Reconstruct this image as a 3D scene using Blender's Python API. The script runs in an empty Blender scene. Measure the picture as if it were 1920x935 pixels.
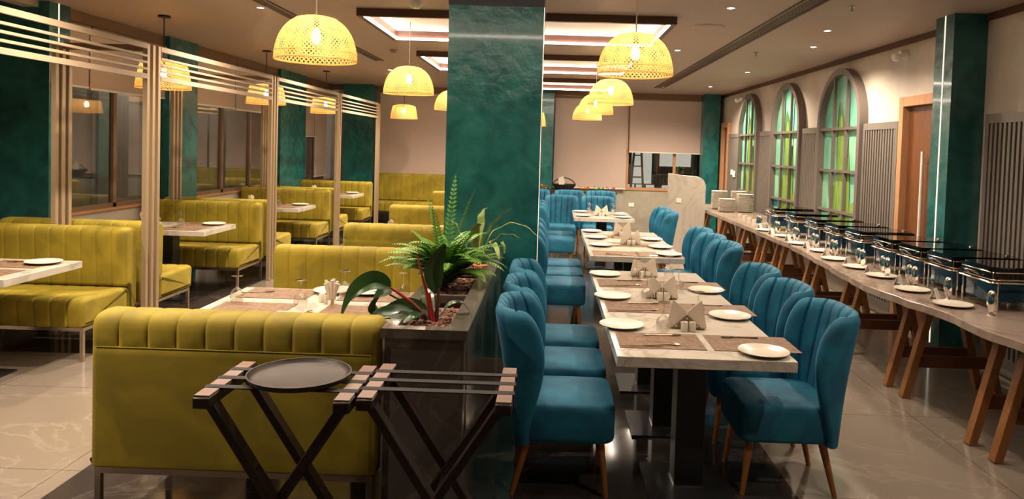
import bpy, bmesh, math, random
from mathutils import Vector, Matrix
random.seed(7)
R=math.radians; PI=math.pi
SC=bpy.context.scene; COL=SC.collection

# ---------------------------------------------------------------- camera
cam=bpy.data.objects.new('camera',bpy.data.cameras.new('camera')); COL.objects.link(cam); SC.camera=cam
M=Matrix(((0.99944493,-0.03056869,0.01324352),(0.0144076,0.03818014,-0.99916700),(0.03003758,0.99880320,0.03859937)))
cam.matrix_world=Matrix.Translation((0,0,1.68)) @ M.to_4x4()
cam.data.sensor_width=36; cam.data.lens=1387/1920*36
cam.data.shift_x=(960-1015)/1920; cam.data.shift_y=(330-467.5)/1920
cam.data.clip_start=.05
# ---------------------------------------------------------------- world, exposure
W=bpy.data.worlds.new('world'); SC.world=W; W.use_nodes=True
W.node_tree.nodes['Background'].inputs[0].default_value=(1,.78,.58,1)
W.node_tree.nodes['Background'].inputs[1].default_value=.03
SC.view_settings.view_transform='Standard'; SC.view_settings.look='None'
SC.view_settings.exposure=2.15; SC.view_settings.gamma=1; SC.view_settings.use_curve_mapping=False
SPOT=1.2      # strength of the recessed ceiling spots
LED=12.0       # emission of the coffer strips
BULB=34.0     # emission of pendant bulbs
WARM=(1,.72,.45)
DOWN=[ # x, y, watts, cone degrees
 (-1.15,3.9,25,100),(-2.8,2.6,66,130),(-2.75,4.6,45,140),(-2.75,6.9,55,150),(-2.75,9.6,55,150),(-2.75,12.4,60,150),
 (-1.35,6.05,22,150),(-1.0,9.1,34,150),(-2.3,13.4,60,150),(1.47,6.3,34,150),(1.48,9.0,42,150),(1.48,12.2,60,150),
 (1.7,1.9,16,130),(1.5,4.3,15,140),(2.1,14.2,50,150),(2.9,3.2,12,130),(2.65,7.3,30,150),(2.9,8.4,46,150),(2.9,11.2,50,150),(2.9,13.8,50,150),(-3.9,5.0,30,130)]

# ---------------------------------------------------------------- materials
MT={}
def mat(name,col,rough=.5,metal=0,sheen=0,coat=0,noise=None,bump=None,emit=None,trans=0,spec=None,noise_mix=None,vec=(1,1,1),sss=0):
    m=bpy.data.materials.new(name); m.use_nodes=True; nt=m.node_tree; b=nt.nodes['Principled BSDF']
    b.inputs['Base Color'].default_value=(*col,1); b.inputs['Roughness'].default_value=rough; b.inputs['Metallic'].default_value=metal
    if sheen: b.inputs['Sheen Weight'].default_value=sheen; b.inputs['Sheen Roughness'].default_value=.35; b.inputs['Sheen Tint'].default_value=(*[min(1,c*2.2+.15) for c in col],1)
    if coat: b.inputs['Coat Weight'].default_value=coat; b.inputs['Coat Roughness'].default_value=.06
    if trans: b.inputs['Transmission Weight'].default_value=trans
    if spec is not None: b.inputs['Specular IOR Level'].default_value=spec
    if emit: b.inputs['Emission Color'].default_value=(*emit[0],1); b.inputs['Emission Strength'].default_value=emit[1]
    if noise or bump:
        tc=nt.nodes.new('ShaderNodeTexCoord'); mp=nt.nodes.new('ShaderNodeMapping'); mp.inputs['Scale'].default_value=vec
        nt.links.new(tc.outputs['Object'],mp.inputs[0])
    if noise: # (scale, colour2, lo, hi, distortion)
        sc,c2,lo,hi,dist=noise
        n=nt.nodes.new('ShaderNodeTexNoise'); n.inputs['Scale'].default_value=sc; n.inputs['Detail'].default_value=6; n.inputs['Distortion'].default_value=dist
        nt.links.new(mp.outputs[0],n.inputs['Vector'])
        cr=nt.nodes.new('ShaderNodeValToRGB'); cr.color_ramp.elements[0].position=lo; cr.color_ramp.elements[1].position=hi
        cr.color_ramp.elements[0].color=(*col,1); cr.color_ramp.elements[1].color=(*c2,1)
        nt.links.new(n.outputs['Fac'],cr.inputs[0]); nt.links.new(cr.outputs[0],b.inputs['Base Color'])
    if bump: # (scale, strength, distance)
        n2=nt.nodes.new('ShaderNodeTexNoise'); n2.inputs['Scale'].default_value=bump[0]; n2.inputs['Detail'].default_value=5
        nt.links.new(mp.outputs[0],n2.inputs['Vector'])
        bp=nt.nodes.new('ShaderNodeBump'); bp.inputs['Strength'].default_value=bump[1]; bp.inputs['Distance'].default_value=bump[2]
        nt.links.new(n2.outputs['Fac'],bp.inputs['Height']); nt.links.new(bp.outputs[0],b.inputs['Normal'])
    MT[name]=m; return m
def marble(name,base,vein,rough,scale,vein_w=.03,tile=None,base2=None,grout=(.03,.025,.02)):
    m=bpy.data.materials.new(name); m.use_nodes=True; nt=m.node_tree; b=nt.nodes['Principled BSDF']; L=nt.links.new; N=nt.nodes.new
    tc=N('ShaderNodeTexCoord'); n=N('ShaderNodeTexNoise'); n.inputs['Scale'].default_value=scale; n.inputs['Detail'].default_value=8; n.inputs['Distortion'].default_value=1.6
    L(tc.outputs['Object'],n.inputs['Vector'])
    s=N('ShaderNodeMath'); s.operation='SUBTRACT'; s.inputs[1].default_value=.5; L(n.outputs['Fac'],s.inputs[0])
    a=N('ShaderNodeMath'); a.operation='ABSOLUTE'; L(s.outputs[0],a.inputs[0])
    r=N('ShaderNodeMapRange'); r.inputs[1].default_value=0; r.inputs[2].default_value=vein_w; r.inputs[3].default_value=1; r.inputs[4].default_value=0; L(a.outputs[0],r.inputs[0])
    n3=N('ShaderNodeTexNoise'); n3.inputs['Scale'].default_value=scale*1.7; n3.inputs['Detail'].default_value=4; L(tc.outputs['Object'],n3.inputs['Vector'])
    mu=N('ShaderNodeMath'); mu.operation='MULTIPLY'; L(r.outputs[0],mu.inputs[0]); L(n3.outputs['Fac'],mu.inputs[1])
    mc=N('ShaderNodeMix'); mc.data_type='RGBA'; mc.inputs[6].default_value=(*base,1); mc.inputs[7].default_value=(*(base2 or base),1); L(n3.outputs['Fac'],mc.inputs[0])
    mx=N('ShaderNodeMix'); mx.data_type='RGBA'; L(mu.outputs[0],mx.inputs[0]); L(mc.outputs[2],mx.inputs[6]); mx.inputs[7].default_value=(*vein,1)
    out=mx.outputs[2]
    if tile:
        br=N('ShaderNodeTexBrick'); br.offset=0; br.inputs['Scale'].default_value=1; br.inputs['Brick Width'].default_value=tile[0]; br.inputs['Row Height'].default_value=tile[1]
        br.inputs['Mortar Size'].default_value=.0025; br.inputs['Mortar Smooth'].default_value=.1; br.inputs['Bias'].default_value=0
        br.inputs['Color1'].default_value=(1,1,1,1); br.inputs['Color2'].default_value=(tile[2],)*3+(1,); br.inputs['Mortar'].default_value=(.35,.33,.3,1)
        L(tc.outputs['Object'],br.inputs['Vector'])
        m2=N('ShaderNodeMix'); m2.data_type='RGBA'; m2.blend_type='MULTIPLY'; m2.inputs[0].default_value=1; L(out,m2.inputs[6]); L(br.outputs[0],m2.inputs[7]); out=m2.outputs[2]
    L(out,b.inputs['Base Color']); b.inputs['Roughness'].default_value=rough
    MT[name]=m; return m
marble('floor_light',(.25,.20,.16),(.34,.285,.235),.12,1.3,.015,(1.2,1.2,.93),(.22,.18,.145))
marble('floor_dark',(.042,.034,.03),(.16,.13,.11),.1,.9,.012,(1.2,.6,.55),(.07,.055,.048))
marble('table_marble',(.66,.60,.52),(.30,.26,.22),.10,2.2,.035,None,(.56,.51,.44))
marble('buffet_stone',(.36,.275,.22),(.17,.10,.08),.2,1.5,.06,None,(.27,.20,.16))
marble('planter_stone',(.085,.07,.06),(.20,.165,.14),.16,2.4,.03,None,(.12,.10,.085))
marble('station_stone',(.55,.50,.43),(.35,.27,.24),.3,1.4,.03,None,(.48,.42,.36))
mat('velvet_olive',(.225,.168,.007),.75,sheen=.32,noise=(3.2,(.34,.25,.013),.4,.65,1.2))
mat('velvet_teal',(.0015,.085,.165),.7,sheen=.4,noise=(4,(.003,.155,.26),.38,.66,1.5))
mat('green_plaster',(.003,.07,.075),.27,noise=(3.5,(.022,.18,.165),.3,.75,1.3),bump=(9,.55,.02),coat=.25)
mat('ceiling_paint',(.42,.325,.275),.55)
mat('wall_plaster',(.47,.41,.345),.6,noise=(2.2,(.58,.51,.43),.35,.7,.6),bump=(14,.15,.01))
mat('concrete_wall',(.30,.265,.21),.6,noise=(3,(.40,.36,.29),.35,.7,.5))
mat('blind_fabric',(.50,.385,.325),.8,bump=(160,.2,.002),vec=(1,1,.1))
mat('blind_rail',(.78,.70,.60),.4)
mat('slat_grey',(.17,.145,.125),.38)
mat('slat_back',(.055,.045,.04),.6)
mat('arch_frame',(.16,.125,.11),.35)
mat('brass_post',(.40,.29,.18),.38,metal=.25)
mat('brown_metal',(.20,.12,.07),.45,metal=.2)
mat('rail_beige',(.34,.245,.16),.6)
mat('wood_door',(.12,.040,.012),.4,noise=(3,(.18,.065,.02),.35,.7,2),vec=(5,5,.6))
mat('wood_frame',(.42,.21,.10),.42,noise=(4,(.50,.27,.13),.35,.7,2),vec=(5,5,.6))
mat('wood_leg',(.27,.095,.02),.4,noise=(5,(.36,.14,.03),.35,.7,2),vec=(6,6,.8))
mat('trestle_wood',(.22,.085,.022),.45,noise=(5,(.30,.125,.035),.35,.7,2),vec=(6,6,.8))
mat('trestle_dark',(.12,.04,.016),.5)
mat('dark_wood',(.022,.012,.009),.38,noise=(6,(.035,.018,.013),.4,.7,2),vec=(1,1,6))
mat('pad_brown',(.27,.17,.14),.45)
mat('strap_black',(.014,.011,.010),.75)
mat('tray_black',(.030,.018,.014),.5,noise=(7,(.06,.037,.028),.45,.75,.8))
mat('black_metal',(.011,.011,.012),.35)
mat('black_trim',(.02,.02,.022),.5)
mat('chrome',(.82,.79,.75),.09,metal=1)
mat('brushed',(.55,.47,.38),.25,metal=1)
mat('china',(.66,.60,.50),.22)
mat('napkin_paper',(.66,.57,.45),.75)
mat('holder_wood',(.20,.13,.075),.6)
mat('dark_fork',(.30,.24,.19),.2,metal=1)
mat('navy_pan',(.012,.035,.06),.12,coat=.5)
mat('food_brown',(.30,.13,.05),.4,noise=(30,(.6,.35,.12),.4,.6,1))
mat('white_plastic',(.75,.70,.62),.4)
mat('card_white',(.85,.80,.72),.6)
mat('led_white',(1,.9,.8),.5,emit=((1,.87,.73),LED))
mat('led_column',(.9,.85,.7),.4,emit=((1,.86,.64),.22))
mat('coffer_panel',(.70,.60,.48),.6,noise=(2.5,(.78,.69,.57),.4,.62,.8),vec=(.5,9,1))
mat('coffer_frame',(.085,.035,.024),.4)
mat('bulb_glow',(1,.8,.5),.4,emit=((1,.74,.42),BULB))
mat('lamp_cord',(.25,.2,.16),.5)
mat('fern_green',(.075,.21,.02),.45,noise=(6,(.16,.33,.035),.35,.7,.5))
mat('leaf_dark',(.018,.05,.012),.25,noise=(5,(.032,.085,.018),.4,.7,.5))
mat('leaf_light',(.17,.24,.05),.4,noise=(9,(.30,.36,.10),.4,.6,.5))
mat('stem_red',(.38,.03,.025),.4)
mat('stem_brown',(.10,.04,.025),.5)
mat('pebbles',(.12,.045,.03),.8,noise=(60,(.30,.15,.10),.4,.6,0))
mat('soil',(.02,.014,.01),.9)
mat('flower_orange',(.75,.14,.03),.5)
mat('flower_pink',(.65,.06,.16),.5)
mat('art_teal',(.12,.46,.36),.25,noise=(1.6,(.34,.66,.42),.35,.68,1.2),vec=(1,1,.7))
mat('art_leaf',(.13,.26,.04),.3,noise=(9,(.27,.42,.09),.35,.7,.4),vec=(1,4,.5))
mat('art_leaf_dark',(.04,.12,.035),.3,noise=(8,(.11,.23,.06),.35,.7,.4),vec=(1,4,.5))
mat('art_blue',(.01,.24,.36),.3,noise=(2,(.03,.36,.45),.35,.68,1))
mat('outside_wall',(.20,.19,.165),.7,noise=(1.2,(.34,.33,.29),.4,.6,.5))
mat('outside_dark',(.03,.032,.034),.6)
mat('outside_glow',(.8,.8,.75),.6,emit=((1,.97,.9),.22))
mat('floor_corridor',(.20,.18,.15),.3)
mat('basket_black',(.02,.015,.018),.6)
# glass
def glassm(name,col,fac):
    m=bpy.data.materials.new(name); m.use_nodes=True; nt=m.node_tree; nt.nodes.clear()
    o=nt.nodes.new('ShaderNodeOutputMaterial'); t=nt.nodes.new('ShaderNodeBsdfTransparent'); t.inputs[0].default_value=(*col,1)
    g=nt.nodes.new('ShaderNodeBsdfGlossy'); g.inputs['Roughness'].default_value=.02; x=nt.nodes.new('ShaderNodeMixShader')
    fr=nt.nodes.new('ShaderNodeLayerWeight'); fr.inputs[0].default_value=.5; pw=nt.nodes.new('ShaderNodeMath'); pw.operation='POWER'; pw.inputs[1].default_value=2.6
    nt.links.new(fr.outputs['Facing'],pw.inputs[0]); ma=nt.nodes.new('ShaderNodeMath'); ma.operation='MULTIPLY_ADD'; ma.inputs[1].default_value=.85; ma.inputs[2].default_value=fac
    nt.links.new(pw.outputs[0],ma.inputs[0]); nt.links.new(ma.outputs[0],x.inputs[0])
    nt.links.new(t.outputs[0],x.inputs[1]); nt.links.new(g.outputs[0],x.inputs[2]); nt.links.new(x.outputs[0],o.inputs[0])
    MT[name]=m
glassm('window_glass',(.70,.70,.67),.07); glassm('wine_glass',(.96,.94,.91),.2); glassm('smoke_glass',(.30,.31,.29),.08)
# woven bamboo: translucent + diffuse
m=bpy.data.materials.new('bamboo'); m.use_nodes=True; nt=m.node_tree; b=nt.nodes['Principled BSDF']; b.inputs['Base Color'].default_value=(.80,.52,.20,1); b.inputs['Roughness'].default_value=.55
tl=nt.nodes.new('ShaderNodeBsdfTranslucent'); tl.inputs[0].default_value=(.95,.66,.27,1); mx=nt.nodes.new('ShaderNodeMixShader'); mx.inputs[0].default_value=.45
nt.links.new(b.outputs[0],mx.inputs[1]); nt.links.new(tl.outputs[0],mx.inputs[2]); nt.links.new(mx.outputs[0],nt.nodes['Material Output'].inputs[0]); MT['bamboo']=m
# woven placemat
m=mat('placemat',(.30,.17,.10),.7); nt=m.node_tree; b=nt.nodes['Principled BSDF']
tc=nt.nodes.new('ShaderNodeTexCoord'); ck=nt.nodes.new('ShaderNodeTexBrick'); ck.inputs['Scale'].default_value=1; ck.inputs['Brick Width'].default_value=.022; ck.inputs['Row Height'].default_value=.009
ck.inputs['Mortar Size'].default_value=.0012; ck.inputs['Color1'].default_value=(.33,.185,.095,1); ck.inputs['Color2'].default_value=(.13,.07,.035,1); ck.inputs['Mortar'].default_value=(.09,.05,.03,1)
nt.links.new(tc.outputs['Object'],ck.inputs['Vector']); nt.links.new(ck.outputs[0],b.inputs['Base Color'])

# ---------------------------------------------------------------- mesh builder
class MB:
    def __init__(s): s.v=[]; s.f=[]; s.m=[]; s.cur=0
    def add(s,vs,fs):
        o=len(s.v); s.v+= [tuple(p) for p in vs]; s.f+=[tuple(i+o for i in f) for f in fs]; s.m+=[s.cur]*len(fs); return s
    def box(s,x0,x1,y0,y1,z0,z1):
        vs=[(x,y,z) for x in (x0,x1) for y in (y0,y1) for z in (z0,z1)]
        return s.add(vs,[(0,1,3,2),(4,6,7,5),(0,4,5,1),(2,3,7,6),(0,2,6,4),(1,5,7,3)])
    def cyl(s,p0,p1,r0,r1=None,n=16,cap=True):
        r1=r0 if r1 is None else r1
        p0=Vector(p0);p1=Vector(p1);d=(p1-p0).normalized(); a=d.orthogonal().normalized(); b=d.cross(a)
        vs=[];fs=[]
        for p,r in ((p0,r0),(p1,r1)):
            for i in range(n):
                t=2*PI*i/n; vs.append(p+(a*math.cos(t)+b*math.sin(t))*r)
        for i in range(n): j=(i+1)%n; fs.append((i,j,n+j,n+i))
        if cap: fs.append(tuple(range(n-1,-1,-1))); fs.append(tuple(range(n,2*n)))
        return s.add(vs,fs)
    def bar(s,p0,p1,w,h,up=(0,0,1),w1=None,h1=None):
        p0=Vector(p0);p1=Vector(p1);d=(p1-p0).normalized(); u=Vector(up); a=d.cross(u)
        if a.length<1e-4: a=d.orthogonal()
        a.normalize(); b=a.cross(d).normalized(); vs=[]
        for p,ww,hh in ((p0,w,h),(p1,w1 or w,h1 or h)):
            for i,j in ((-1,-1),(1,-1),(1,1),(-1,1)): vs.append(p+a*ww/2*i+b*hh/2*j)
        return s.add(vs,[(3,2,1,0),(4,5,6,7),(0,1,5,4),(1,2,6,5),(2,3,7,6),(3,0,4,7)])
    def lathe(s,prof,n=24,c=(0,0,0)):
        vs=[];fs=[];k=len(prof)
        for i in range(n):
            t=2*PI*i/n
            for r,z in prof: vs.append((c[0]+r*math.cos(t),c[1]+r*math.sin(t),c[2]+z))
        for i in range(n):
            j=(i+1)%n
            for q in range(k-1):
                a,b2,c2,d=i*k+q,j*k+q,j*k+q+1,i*k+q+1
                if prof[q][0]<1e-6: fs.append((a,c2,d))
                elif prof[q+1][0]<1e-6: fs.append((a,b2,d))
                else: fs.append((a,b2,c2,d))
        return s.add(vs,fs)
    def tube(s,pts,r,n=8):
        pts=[Vector(p) for p in pts]; rs=r if isinstance(r,(list,tuple)) else [r]*len(pts)
        vs=[];fs=[];a=None
        for i,p in enumerate(pts):
            d=(pts[min(i+1,len(pts)-1)]-pts[max(i-1,0)]).normalized()
            a=d.orthogonal().normalized() if a is None else (a-d*a.dot(d)).normalized()
            b=d.cross(a)
            for k in range(n): t=2*PI*k/n; vs.append(p+(a*math.cos(t)+b*math.sin(t))*rs[i])
        for i in range(len(pts)-1):
            for k in range(n): j=(k+1)%n; fs.append((i*n+k,i*n+j,(i+1)*n+j,(i+1)*n+k))
        fs.append(tuple(range(n-1,-1,-1))); fs.append(tuple(range((len(pts)-1)*n,len(pts)*n)))
        return s.add(vs,fs)
    def prism(s,poly,axis,a,b):
        # poly: 2D points; axis 'x','y','z' extruded from a to b
        def P(u,v,w): return {'x':(w,u,v),'y':(u,w,v),'z':(u,v,w)}[axis]
        n=len(poly); vs=[P(u,v,a) for u,v in poly]+[P(u,v,b) for u,v in poly]
        return s.add(vs,[tuple(range(n)),tuple(range(2*n-1,n-1,-1))]+[(i,(i+1)%n,n+(i+1)%n,n+i) for i in range(n)])
    def grid(s,nu,nv,fn,close_u=False):
        vs=[fn(i/(nu-(0 if close_u else 1)),j/(nv-1)) for i in range(nu) for j in range(nv)]; fs=[]
        for i in range(nu if close_u else nu-1):
            for j in range(nv-1):
                i2=(i+1)%nu; fs.append((i*nv+j,i2*nv+j,i2*nv+j+1,i*nv+j+1))
        return s.add(vs,fs)
    def build(s,name,material,parent=None,smooth=True,ang=38,bevel=0,loc=None,seg=2):
        me=bpy.data.meshes.new(name); me.from_pydata(s.v,[],s.f); me.update()
        mats=material if isinstance(material,(list,tuple)) else [material]
        for q in mats: me.materials.append(MT[q] if isinstance(q,str) else q)
        if len(mats)>1: me.polygons.foreach_set('material_index',s.m)
        bm=bmesh.new(); bm.from_mesh(me); bmesh.ops.recalc_face_normals(bm,faces=bm.faces); bm.to_mesh(me); bm.free()
        if smooth:
            me.polygons.foreach_set('use_smooth',[True]*len(me.polygons)); me.set_sharp_from_angle(angle=R(ang))
        o=bpy.data.objects.new(name,me); COL.objects.link(o)
        if parent: o.parent=parent
        if loc: o.location=loc
        if bevel:
            bv=o.modifiers.new('bevel','BEVEL'); bv.width=bevel; bv.segments=seg; bv.limit_method='ANGLE'; bv.angle_limit=R(50)
        return o
def tag(o,label,cat,group=None,kind=None):
    if label: o['label']=label
    if cat: o['category']=cat
    if group: o['group']=group
    if kind: o['kind']=kind
    return o
def thing(name,label,cat,loc=(0,0,0),rz=0,group=None):
    o=bpy.data.objects.new(name,None); COL.objects.link(o); o.location=loc; o.rotation_euler=(0,0,rz); o.empty_display_size=.1
    return tag(o,label,cat,group)
def struct(o): o['kind']='structure'; return o
def dup(root,loc,rz=None,label=None,group=None,scale=None):
    r=root.copy(); COL.objects.link(r); r.location=loc
    if rz is not None: r.rotation_euler=(0,0,rz)
    if label: r['label']=label
    if group: r['group']=group
    if scale: r.scale=(scale,)*3
    for ch in list(root.children):
        if ch.type=='LIGHT' : pass
        c=ch.copy(); COL.objects.link(c); c.parent=r
        for g in ch.children:
            d=g.copy(); COL.objects.link(d); d.parent=c
    return r
class Kit:   # the first placement uses the prototype itself, later ones copy it
    def __init__(s,root): s.root=root; s.used=False
    def put(s,loc,rz=0,label=None,group=None,scale=None):
        if not s.used:
            s.used=True; r=s.root; r.location=loc; r.rotation_euler=(0,0,rz)
            if label: r['label']=label
            if group: r['group']=group
            if scale: r.scale=(scale,)*3
            return r
        return dup(s.root,loc,rz,label,group,scale or 1)
def rect_box(w,d,h,r,x0=0,y0=0,z0=0,n=4):
    pts=[]
    for cx,cy,a in ((w/2-r,d/2-r,0),(-w/2+r,d/2-r,90),(-w/2+r,-d/2+r,180),(w/2-r,-d/2+r,270)):
        for k in range(n+1): t=R(a+90*k/n); pts.append((x0+cx+r*math.cos(t),y0+cy+r*math.sin(t)))
    m=MB(); m.prism(pts,'z',z0,z0+h); return m

# ================================================================ ROOM SHELL
CH=2.90; XL=-4.8; XR=3.6; YF=16.0; YB=-2.0
struct(MB().box(-6.6,XR+.2,YB-.2,YF+3,-.12,-.004).build('floor','floor_light'))
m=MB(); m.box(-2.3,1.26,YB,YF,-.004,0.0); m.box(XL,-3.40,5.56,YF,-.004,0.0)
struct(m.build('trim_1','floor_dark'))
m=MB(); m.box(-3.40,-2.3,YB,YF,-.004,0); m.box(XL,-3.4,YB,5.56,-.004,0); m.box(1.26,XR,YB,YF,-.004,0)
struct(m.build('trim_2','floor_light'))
# ceiling with three openings over the coffers
cof=[(-1.82,1.10,2.95,4.55),(-1.82,1.10,6.77,8.34),(-1.82,1.10,9.75,11.55),(-1.82,1.10,13.0,14.8)]
m=MB(); m.box(-6.6,-1.82,YB,YF,CH,CH+.05); m.box(1.10,XR+.2,YB,YF,CH,CH+.05)
ys=[YB]+[v for c in cof for v in c[2:]]+[YF]
for i in range(0,len(ys),2): m.box(-1.82,1.10,ys[i],ys[i+1],CH,CH+.05)
struct(m.build('ceiling','ceiling_paint',smooth=False))
for i,(a,b_,c,d) in enumerate(cof):
    rn=['above the near table','nearest in view','middle','farthest'][i]
    t=thing('ceiling_coffer','recessed ceiling light panel with dark frame, the one %s'%rn,'ceiling light',((a+b_)/2,(c+d)/2,CH-.07),0,'ceiling light coffers')
    w=(b_-a)/2; h=(d-c)/2
    m=MB()
    for x0,x1,y0,y1 in ((-w,w,-h,-h+.05),(-w,w,h-.05,h),(-w,-w+.05,-h+.05,h-.05),(w-.05,w,-h+.05,h-.05)): m.box(x0,x1,y0,y1,0,.11)
    m.build('frame','coffer_frame',t,smooth=False)
    MB().box(-w+.051,w-.051,-h+.051,h-.051,.105,.12).build('panel','coffer_panel',t,smooth=False)
    m=MB()
    for x0,x1,y0,y1 in ((-w+.052,w-.052,-h+.052,-h+.066),(-w+.052,w-.052,h-.066,h-.052),(-w+.052,-w+.066,-h+.07,h-.07),(w-.066,w-.052,-h+.07,h-.07)): m.box(x0,x1,y0,y1,.004,.026)
    m.build('light_strip','led_white',t,smooth=False)
# right wall with door openings
m=MB(); m.box(XR,XR+.2,YB,6.55,0,CH-.06); m.box(XR,XR+.2,6.55,7.6,2.24,CH-.06); m.box(XR,XR+.2,7.6,14.97,0,CH-.06); m.box(XR,XR+.2,14.97,15.85,2.3,CH-.06); m.box(XR,XR+.2,15.85,YF,0,CH-.06)
struct(m.build('wall_right','wall_plaster',smooth=False))
struct(MB().box(XR-.02,XR+.2,YB,YF,CH-.06,CH-.001).build('painted_shadow_gap','coffer_frame',smooth=False))  # dark-coloured strip painting in the shade of the wall-to-ceiling gap
# far wall: concrete below, windows above
m=MB(); m.box(XL,XR,YF,YF+.15,0,.82); m.box(XL,XR,YF,YF+.15,2.80,CH); m.box(XL,1.60,YF,YF+.15,.82,2.80); m.box(3.26,XR,YF,YF+.15,.82,2.8)
struct(m.build('wall_back','concrete_wall',smooth=False))
struct(MB().box(XL,XR,YF-.10,YF-.001,2.80,CH-.001).build('trim_4','brown_metal',smooth=False))
struct(MB().box(-6.6,XR,YB-.15,YB,0,CH).build('wall_front','wall_plaster',smooth=False))
# left window wall
m=MB(); m.box(XL-.15,XL,YB,YF,0,.86); m.box(XL-.15,XL,YB,YF,2.84,CH)
struct(m.build('wall_left','wall_plaster',smooth=False))
struct(MB().box(XL-.16,XL+.035,YB,YF,.86,.885).build('trim_5','wood_frame',smooth=False))
m=MB(); m.box(XL-.02,XL+.04,7.16,YF,2.78,CH-.001)
struct(m.build('trim_6','brown_metal',smooth=False))
# window frames and panes, left wall
bays=[(7.152,9.018),(9.745,12.745),(14.055,15.55)]
for i,(a,b_) in enumerate(bays):
    n=max(2,int(round((b_-a)/.95))); st=(b_-a)/n
    m=MB()
    for k in range(n+1):
        yy=a+k*st; m.box(XL-.06,XL-.01,yy-.03 if k else yy,yy+.03 if k<n else yy,.886,2.84)
    m.box(XL-.06,XL-.01,a,b_,.886,.93)
    o=struct(m.build('window_%d'%(i+1),'brown_metal',smooth=False))
    MB().box(XL-.045,XL-.038,a+.03,b_-.03,.93,2.8).build('pane','window_glass',o,smooth=False)
struct(MB().box(-6.5,-6.4,YB,YF+.15,0,CH).build('wall_corridor','outside_wall',smooth=False))
# outside the left windows: dim plain corridor things
tag(MB().box(-6.39,-6.3,10.2,11.2,.0,2.6).build('corridor_panel','station_stone',smooth=False),'pale panel standing in the corridor behind the left windows','panel')
for y in (8.2,11.0,14.0):  # unseen fill lights, added to brighten the corridor behind the left glass
    L=bpy.data.lights.new('corridor_fill','POINT'); L.energy=6; L.color=(1,.93,.82); L.shadow_soft_size=.1
    lo=bpy.data.objects.new('corridor_fill',L); COL.objects.link(lo); lo.location=(-5.6,y,2.6)
# far right window
m=MB(); m.box(1.60,3.26,YF-.02,YF+.05,.82,.88); m.box(1.60,1.66,YF-.02,YF+.05,.88,2.8); m.box(3.2,3.26,YF-.02,YF+.05,.88,2.8); m.box(2.62,2.68,YF,YF+.05,.88,2.8)
o=struct(m.build('window_4','wood_frame',smooth=False))
MB().box(1.66,3.2,YF+.02,YF+.028,.88,2.8).build('pane','window_glass',o,smooth=False)
struct(MB().box(0,6,YF+2.7,YF+2.8,0,3.0).build('wall_outside','outside_dark',smooth=False))
m=MB(); m.box(2.02,2.52,YF+2.65,YF+2.699,.85,1.75)
m.box(2.72,3.5,YF+2.65,YF+2.699,1.3,1.70)
for x0 in (1.9,2.15,2.40,2.8,3.05,3.3): m.box(x0,x0+.2,YF+2.65,YF+2.699,.72,.82)
tag(m.build('lit_shopfront','outside_glow',smooth=False),'bright lit panes seen through the far window','lit windows')
t=thing('step_ladder','white step ladder seen through the far window','ladder',(2.05,YF+1.7,0))
m=MB()
for s in (-1,1): m.bar((s*.2,-.1,0),(s*.08,0,1.75),.05,.03)
m.build('side_rail','white_plastic',t,smooth=False)
m=MB()
for k in range(6): z=.25+k*.26; w=.2-.12*z/1.75; m.box(-w,w,-.1+.1*z/1.75-.03,-.1+.1*z/1.75+.03,z,z+.03)
m.build('step','white_plastic',t,smooth=False)
# blinds
def blind(name,lab,x0,x1,y0,y1,z0,z1,axis):
    t=thing('roller_blind',lab,'blind',((x0+x1)/2,(y0+y1)/2,z0),0,'roller blinds')
    cx,cy=(x0+x1)/2,(y0+y1)/2
    if axis=='x':
        MB().box(x0-cx,x1-cx,-.004,.004,.02,z1-z0).build('fabric','blind_fabric',t,smooth=False)
        MB().box(x0-cx,x1-cx,-.012,.012,0,.022).build('bottom_rail','blind_rail',t,bevel=.003)
        MB().cyl((x0-cx,0,z1-z0+.02),(x1-cx,0,z1-z0+.02),.028).build('roller','brown_metal',t)
        m=MB(); m.cyl((x1-cx+.012,-.02,(z1-z0)*.45),(x1-cx+.012,-.02,z1-z0+.02),.0035,n=6); m.build('cord','card_white',t)
    else:
        MB().box(-.004,.004,y0-cy,y1-cy,.02,z1-z0).build('fabric','blind_fabric',t,smooth=False)
        MB().box(-.012,.012,y0-cy,y1-cy,0,.022).build('bottom_rail','blind_rail',t,bevel=.003)
        MB().cyl((0,y0-cy,z1-z0+.02),(0,y1-cy,z1-z0+.02),.028).build('roller','brown_metal',t)
        m=MB(); m.cyl((.02,y1-cy+.012,(z1-z0)*.35),(.02,y1-cy+.012,z1-z0+.02),.0035,n=6); m.build('cord','card_white',t)
blind('b','brown roller blind over the far window, drawn halfway down',1.655,3.235,YF-.08,YF-.08,1.63,2.76,'x')
blind('b','brown roller blind drawn fully down on the far wall right of the teal pillar',.045,1.60,YF-.08,YF-.08,.83,2.76,'x')
blind('b','brown roller blind drawn down above the far olive banquette',-3.72,-2.27,YF-.08,YF-.08,.95,2.76,'x')
blind('b','brown roller blind hidden mostly behind the central teal pillar',-2.22,-.33,YF-.08,YF-.08,.83,2.76,'x')
for lab,a,b_,z in (('narrow brown roller blind beside the nearest left pillar',7.17,7.51,2.14),('brown roller blind above the dark window between first and second left pillars',7.54,9.0,2.13),
                 ('brown roller blind over the second left window bay, nearer half',9.78,11.0,2.11),('brown roller blind over the second left window bay, farther half',11.05,12.72,2.1),
                 ('brown roller blind over the last left window, nearer one hanging halfway',14.08,14.7,1.75),('brown roller blind over the last left window, drawn fully down',14.75,15.5,.95)):
    blind('b',lab,XL+.05,XL+.05,a,b_,z,2.74,'y')

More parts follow.
